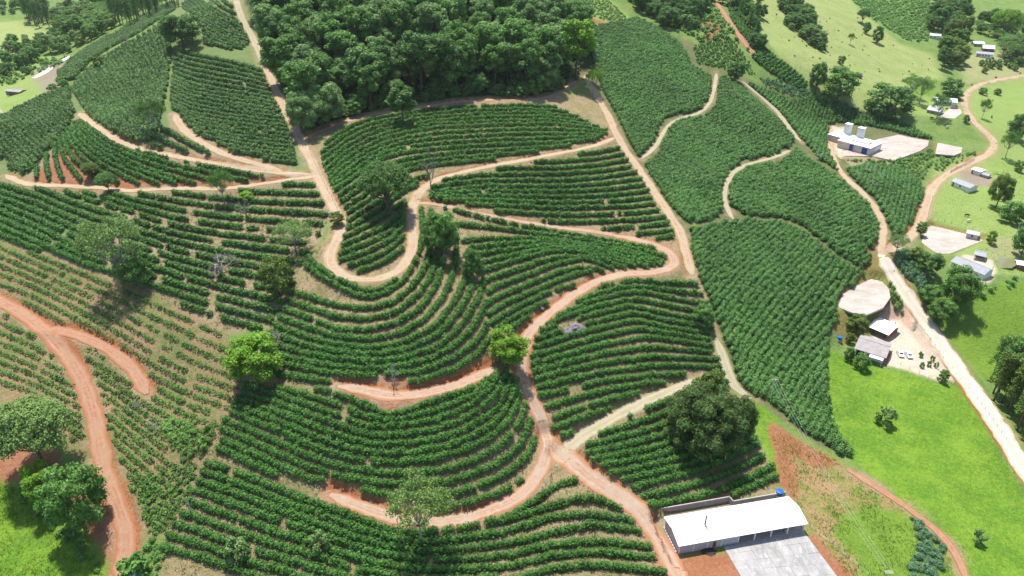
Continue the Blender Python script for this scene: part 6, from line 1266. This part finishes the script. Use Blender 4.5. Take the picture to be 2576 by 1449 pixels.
# cows
def cow(px, py, rz, mat, label):
    c = gp(px, py); r = empty('cow', (c[0], c[1], c[2]), rz, 1.0); tag(r, label, 'cow', 'cows in the valley pastures')
    me = bpy.data.meshes.new('body'); V = [(-0.75,0,1.2),(-0.3,0,1.15),(0.2,0,1.12),(0.7,0,1.2),(1.0,0,1.15),(1.3,0,0.85),(1.55,0,0.6),(-0.7,0.22,0.75),(-0.72,0.22,0.4),(-0.68,0.22,0.03),(-0.7,-0.22,0.75),(-0.66,-0.22,0.4),(-0.7,-0.22,0.03),(0.65,0.2,0.75),(0.66,0.2,0.4),(0.64,0.2,0.03),(0.65,-0.2,0.75),(0.7,-0.2,0.4),(0.66,-0.2,0.03),(-0.95,0,1.15),(-1.02,0,0.6),(1.28,0.2,1.0),(1.28,-0.2,1.0)]
    E = [(0,1),(1,2),(2,3),(3,4),(4,5),(5,6),(0,7),(7,8),(8,9),(0,10),(10,11),(11,12),(3,13),(13,14),(14,15),(3,16),(16,17),(17,18),(0,19),(19,20),(5,21),(5,22)]
    R = [0.30,0.36,0.38,0.33,0.22,0.16,0.11,0.15,0.08,0.07,0.15,0.08,0.07,0.13,0.08,0.07,0.13,0.08,0.07,0.05,0.03,0.04,0.04]
    me.from_pydata(V, E, []); me.materials.append(MATS[mat]); o = ob('body', me, r); md = o.modifiers.new('skin', 'SKIN')
    for i, v in enumerate(me.skin_vertices[0].data): v.radius = (R[i], R[i]); v.use_root = (i == 2)
    sd = o.modifiers.new('sub', 'SUBSURF'); sd.levels = 1; sd.render_levels = 1
cow(2431, 545, -0.4, 'cow_black', 'black cow grazing in the pasture above the upper drying yard'); cow(2436, 559, 0.2, 'cow_white', 'white cow grazing beside the black cow'); cow(2230, 243, 0.4, 'cow_black', 'dark cow on the dry pasture beside the huge dome tree'); cow(2342, 300, 0.1, 'cow_black', 'dark cow on the grass below the grey-roofed hut'); cow(2494, 297, 1.2, 'cow_black', 'dark cow in the valley pasture beside the thin leafy tree'); cow(2382, 322, 0.3, 'cow_white', 'white cow near the tower yard')
# rocks, water
def rock(px, py, r, mat, label, seed, flat=0.5, group=None, name='boulder'):
    c = gp(px, py); rs = np.random.RandomState(seed); V = []; n1, n2 = 9, 14
    ph = rs.rand(6)*6.28
    for i in range(n1+1):
        t = pi*i/n1
        for k in range(n2):
            a = 2*pi*k/n2; q = 1+0.16*sin(2*a+ph[0])*sin(t)+0.12*sin(3*a+ph[1]+2*t)+0.08*sin(5*a+ph[2]+3*t)+rs.normal()*0.045; V.append((r*q*sin(t)*cos(a)*1.25, r*q*sin(t)*sin(a), r*flat*q*cos(t)))
    F = [(i*n2+k, (i+1)*n2+k, (i+1)*n2+(k+1) % n2, i*n2+(k+1) % n2) for i in range(n1) for k in range(n2)]
    m = MB(); m.add(V, F); return tag(m.build(name, mat, None, (c[0], c[1], c[2]+r*flat*0.25), rs.rand()*3), label, 'rock', group)
rock(1428, 834, 1.5, 'rock', 'dark boulder left in the bare patch of the hollow', 1, 0.5); rock(1450, 826, 2.1, 'rock', 'larger dark boulder right in the bare patch of the hollow', 2, 0.45); rock(1412, 838, 0.8, 'rock', 'small dark stone in the bare patch of the hollow', 3, 0.5)
rock(1362, 775, 0.9, 'rock', 'dark stone at the inner edge of the long bend', 5, 0.5); rock(2155, 192, 3.0, 'rock', 'dark boulder on the dry pasture right of the tree pair', 6, 0.6); rock(2020, 551, 1.0, 'rock_white', 'pale boulder amid the closed coffee canopy', 7, 0.7); rock(125, 222, 1.6, 'rock', 'grey boulder in the west valley mud', 8, 0.6)
def water(name, pts, mat, dz=0.1):
    q = dens(pts, 6, True)[:-1]; c = cast(q[:,0], q[:,1]); zz = float(np.median(c[:,2]))+dz; u, a, b = ray(q[:,0], q[:,1]); t = (zz-CAMZ)/b; P = np.stack([u*t, a*t], 1)
    m = MB(); m.prism([tuple(p) for p in (P if poly_area(P) > 0 else P[::-1])], zz-0.5, zz); return struct(m.build(name, mat))
water('pond', [(2496,655),(2510,648),(2535,648),(2558,655),(2562,664),(2545,674),(2520,674),(2500,668)], 'pond', 0.25)
water('pond', [(-20,270),(10,268),(22,271),(10,282),(-20,290)], 'pond_brown', 0.25)
def cascade(name, line, wd, mat, label):
    q = smooth_line(dens(line, 4), 2); c = cast(q[:,0], q[:,1]); p = resample(c[:,:3], 1.2); td = np.gradient(p[:,:2], axis=0); td /= np.linalg.norm(td, axis=1)[:,None]+1e-9; nr = np.stack([-td[:,1], td[:,0]], 1); n = len(p); ac = np.linspace(-1, 1, 7); s = np.linspace(0, 1, n)
    k = wd/2*(0.35+1.3*np.sin(pi*np.clip(s*0.9+0.08, 0, 1)))*(1+0.5*N1(s*40, s*0, 5)); X = p[:,:1]+nr[:,:1]*k[:,None]*ac; Y = p[:,1:2]+nr[:,1:2]*k[:,None]*ac; Z = hgt(X, Y)+0.25*(1-ac**2)+0.1+0.25*N3(X, Y, 2.0)*(1-ac**2)
    ii = np.arange(n*7).reshape(n, 7); f = np.stack([ii[:-1,:-1], ii[:-1,1:], ii[1:,1:], ii[1:,:-1]], -1).reshape(-1,4); return struct(ob(name, mesh_np(name, np.stack([X,Y,Z], -1).reshape(-1,3), f, mat, True)))
cascade('white_stream', [(82,198),(100,190),(118,178),(130,168),(138,165)], 9, 'rock_white', 'x'); cascade('waterfall', [(152,157),(162,150),(172,142)], 4, 'rock_white', 'x')
# heap of cut branches beside the seedlings
def brush(px, py, r, label, seed):
    c = gp(px, py); rs = np.random.RandomState(seed); m = MB()
    for _ in range(60):
        a = rs.normal(size=3)*np.array([r*0.5, r*0.5, 0.25])+np.array([0,0,0.4]); d = rs.normal(size=3)*np.array([1,1,0.25]); d /= np.linalg.norm(d); a[2] = abs(a[2]); m.tube([a-d*0.9, a+rs.normal(size=3)*0.1, a+d*0.9], [0.05,0.04,0.02], 4)
    tag(m.build('brush_pile', 'bark_pale', None, (c[0], c[1], c[2])), label, 'brush pile')
brush(395, 1075, 2.6, 'grey pile of dry branches among the seedlings', 1); brush(345, 1020, 1.4, 'small scatter of dry twigs on the red seedling slope', 2)
# banana plants and a palm
def frond_plant(name, px, py, n, Lf, wdt, zb, mat, label, group, trunk=True, droop=0.8, scale=1.0):
    c = gp(px, py); rs = np.random.RandomState(int(px+py)); r = empty(name, (c[0], c[1], c[2])); tag(r, label, 'palm' if 'palm' in name else 'banana plant', group)
    if trunk: m = MB(); m.tube([(0,0,-0.3),(0.1,0,zb*0.5),(0,0.05,zb)], [0.2,0.16,0.12], 7); m.build('trunk', 'bark', r)
    for i in range(n):
        a = i*2.4+rs.rand()*0.5; up = 0.5+0.9*rs.rand(); V = []; F = []; k = 7
        for j in range(k+1):
            t = j/k; x = Lf*t*(0.9); zz = zb+Lf*(up*t-droop*1.2*t*t); w2 = wdt*math.sin(pi*min(1, t*0.92+0.06)); V += [(x*cos(a)-w2*sin(a), x*sin(a)+w2*cos(a), zz-0.15*w2), (x*cos(a), x*sin(a), zz+0.08), (x*cos(a)+w2*sin(a), x*sin(a)-w2*cos(a), zz-0.15*w2)]
        for j in range(k):
            for s_ in (0, 1): F.append((3*j+s_, 3*j+s_+1, 3*j+s_+4, 3*j+s_+3))
        m = MB(); m.add(V, F); m.build('frond', mat, r)
for (a, b) in [(2155,448),(2190,470),(2178,440),(2215,452),(2060,402),(2178,425)]: frond_plant('banana_plant', a, b, 9, 2.6, 0.42, 2.2, 'leaf_blue', 'banana plant rising from the coffee below the dryer building', 'banana plants below the dryer building')
frond_plant('palm_tree', 2508, 462, 16, 4.2, 0.5, 4.5, 'leaf_mid', 'palm tree beside the corral hut', None); frond_plant('palm_tree', 2372, 74, 14, 5.5, 0.8, 5, 'leaf_blue', 'blue green palm beside the white far shed', None)
# ------------------------------------------------------------------ weeds and grass tufts lying between rows and in the meadows
def tuft_tpl(seed, n=3, h=0.5, wd=0.22):
    rs = np.random.RandomState(seed); V = []; 
    for i in range(n):
        a = rs.rand()*6.28; l = 0.12+0.25*rs.rand(); x, y = rs.normal(size=2)*0.22; dx_, dy_ = cos(a)*wd/2, sin(a)*wd/2; V += [(x-dx_,y-dy_,-0.05),(x+dx_,y+dy_,-0.05),(x+l*sin(a)+dx_*0.4,y-l*cos(a)+dy_*0.4,h*(0.6+0.6*rs.rand())),(x+l*sin(a)-dx_*0.4,y-l*cos(a)-dy_*0.4,h*(0.6+0.6*rs.rand()))]
    return np.array(V)
TT = [tuft_tpl(i) for i in range(8)]
def tufts(name, lab, poly, mat, n, s0, s1, seed, thr=-0.1, sc=9, cat='grass', road=0.3):
    rs = np.random.RandomState(seed); wp = wpoly(poly, 12); x0, y0 = wp.min(0); x1, y1 = wp.max(0); X = x0+(x1-x0)*rs.rand(n*3); Y = y0+(y1-y0)*rs.rand(n*3)
    ok = inpoly(X, Y, wp)&(samp(BLK, X, Y) < road)&(N2(X, Y, sc)+0.6*N3(X, Y, sc/3)+0.25*rs.normal(size=len(X)) > thr); X, Y = X[ok][:n], Y[ok][:n]; P = np.stack([X, Y, hgt(X, Y)], 1); o0 = P.mean(0); P = P-o0; VV = []
    w_ = rs.randint(8, size=len(P))
    for k in range(8):
        Q = P[w_ == k]; a = rs.rand(len(Q))*6.28; s = s0+(s1-s0)*rs.rand(len(Q)); T = TT[k]; ca, sa = np.cos(a)*s, np.sin(a)*s
        VV.append(np.stack([ca[:,None]*T[:,0]-sa[:,None]*T[:,1]+Q[:,0:1], sa[:,None]*T[:,0]+ca[:,None]*T[:,1]+Q[:,1:2], s[:,None]*T[:,2]+Q[:,2:3]], -1).reshape(-1,3))
    V = np.concatenate(VV); tag(ob(name, mesh_np(name, V, np.arange(len(V)).reshape(-1,4), mat), None, tuple(o0)), lab, cat, None, 'stuff')
tufts('grass_tufts', 'coarse grass tufts of the bright pasture', [(2078,880),(2140,905),(2330,955),(2430,975),(2520,1080),(2576,1170),(2576,1449),(2436,1449),(2250,1240),(2140,1160),(2090,1050)], 'leaf_grass', 2500, 0.25, 0.6, 71, -0.1, 12)
tufts('grass_tufts', 'grass tufts of the meadow below the umbrella tree', [(-20,1205),(40,1225),(130,1320),(250,1420),(260,1449),(-20,1449)], 'leaf_grass', 3000, 0.3, 0.8, 72, -0.3)
tufts('grass_tufts', 'patchy grass tufts on the red slope beside the warehouse', [(1935,1070),(2030,1120),(2150,1180),(2260,1270),(2390,1400),(2400,1449),(2130,1449),(2040,1330),(1985,1250)], 'leaf_grass', 2500, 0.4, 0.9, 73, -0.1, 5)
tufts('dry_grass', 'dry grass tufts between the foreground coffee rows', [(600,965),(985,1040),(1260,925),(1345,840),(1520,720),(1750,700),(1850,985),(1955,1235),(1600,1290),(1660,1449),(400,1449),(480,1250)], 'leaf_straw', 12000, 0.5, 1.1, 74, -0.05, 6)
tufts('dry_grass', 'dry grass tufts between the gappy west slope rows', [(0,455),(400,495),(800,466),(832,545),(760,665),(690,815),(567,830),(253,690),(0,600)], 'leaf_straw', 9000, 0.5, 1.2, 75, 0.0, 7)
tufts('weeds', 'green weeds among the seedling rows', [(0,610),(207,680),(567,838),(610,950),(540,1100),(400,1350),(330,1230),(262,1010),(130,822),(0,760)], 'coffee_young', 5000, 0.3, 0.7, 76, -0.05, 6, 'weeds')
tufts('grass_tufts', 'grass and weeds of the valley pastures', [(2345,480),(2420,435),(2576,390),(2576,960),(2480,960),(2350,780),(2480,700),(2400,640),(2330,560)], 'leaf_grass', 3500, 0.3, 0.8, 77, -0.2, 9)
tufts('dry_grass', 'dry grass tufts between the rows round the hairpin', [(810,380),(980,290),(1380,262),(1560,350),(1700,590),(1680,690),(1300,840),(1235,920),(850,965),(620,955),(770,665),(850,560)], 'leaf_straw', 11000, 0.5, 1.1, 78, 0.0, 6)
# ------------------------------------------------------------------ the air between here and the far slopes
HZD = 0.00004
m, t = _mat('haze'); pv = _n(t, 'ShaderNodeVolumePrincipled'); pv.inputs['Color'].default_value = (0.95, 0.97, 1.0, 1); pv.inputs['Density'].default_value = HZD; pv.inputs['Anisotropy'].default_value = 0.2
o_ = _n(t, 'ShaderNodeOutputMaterial'); t.links.new(pv.outputs[0], o_.inputs['Volume'])
mb = MB(); mb.box(GX[0]-20, GX[-1]+20, -60, GY[-1]+20, float(HZ.min())-3, max(CAMZ, float(HZ.max())+35)+6)
tag(mb.build('haze', 'haze'), 'thin pale haze in the valley air', 'haze', None, 'stuff')
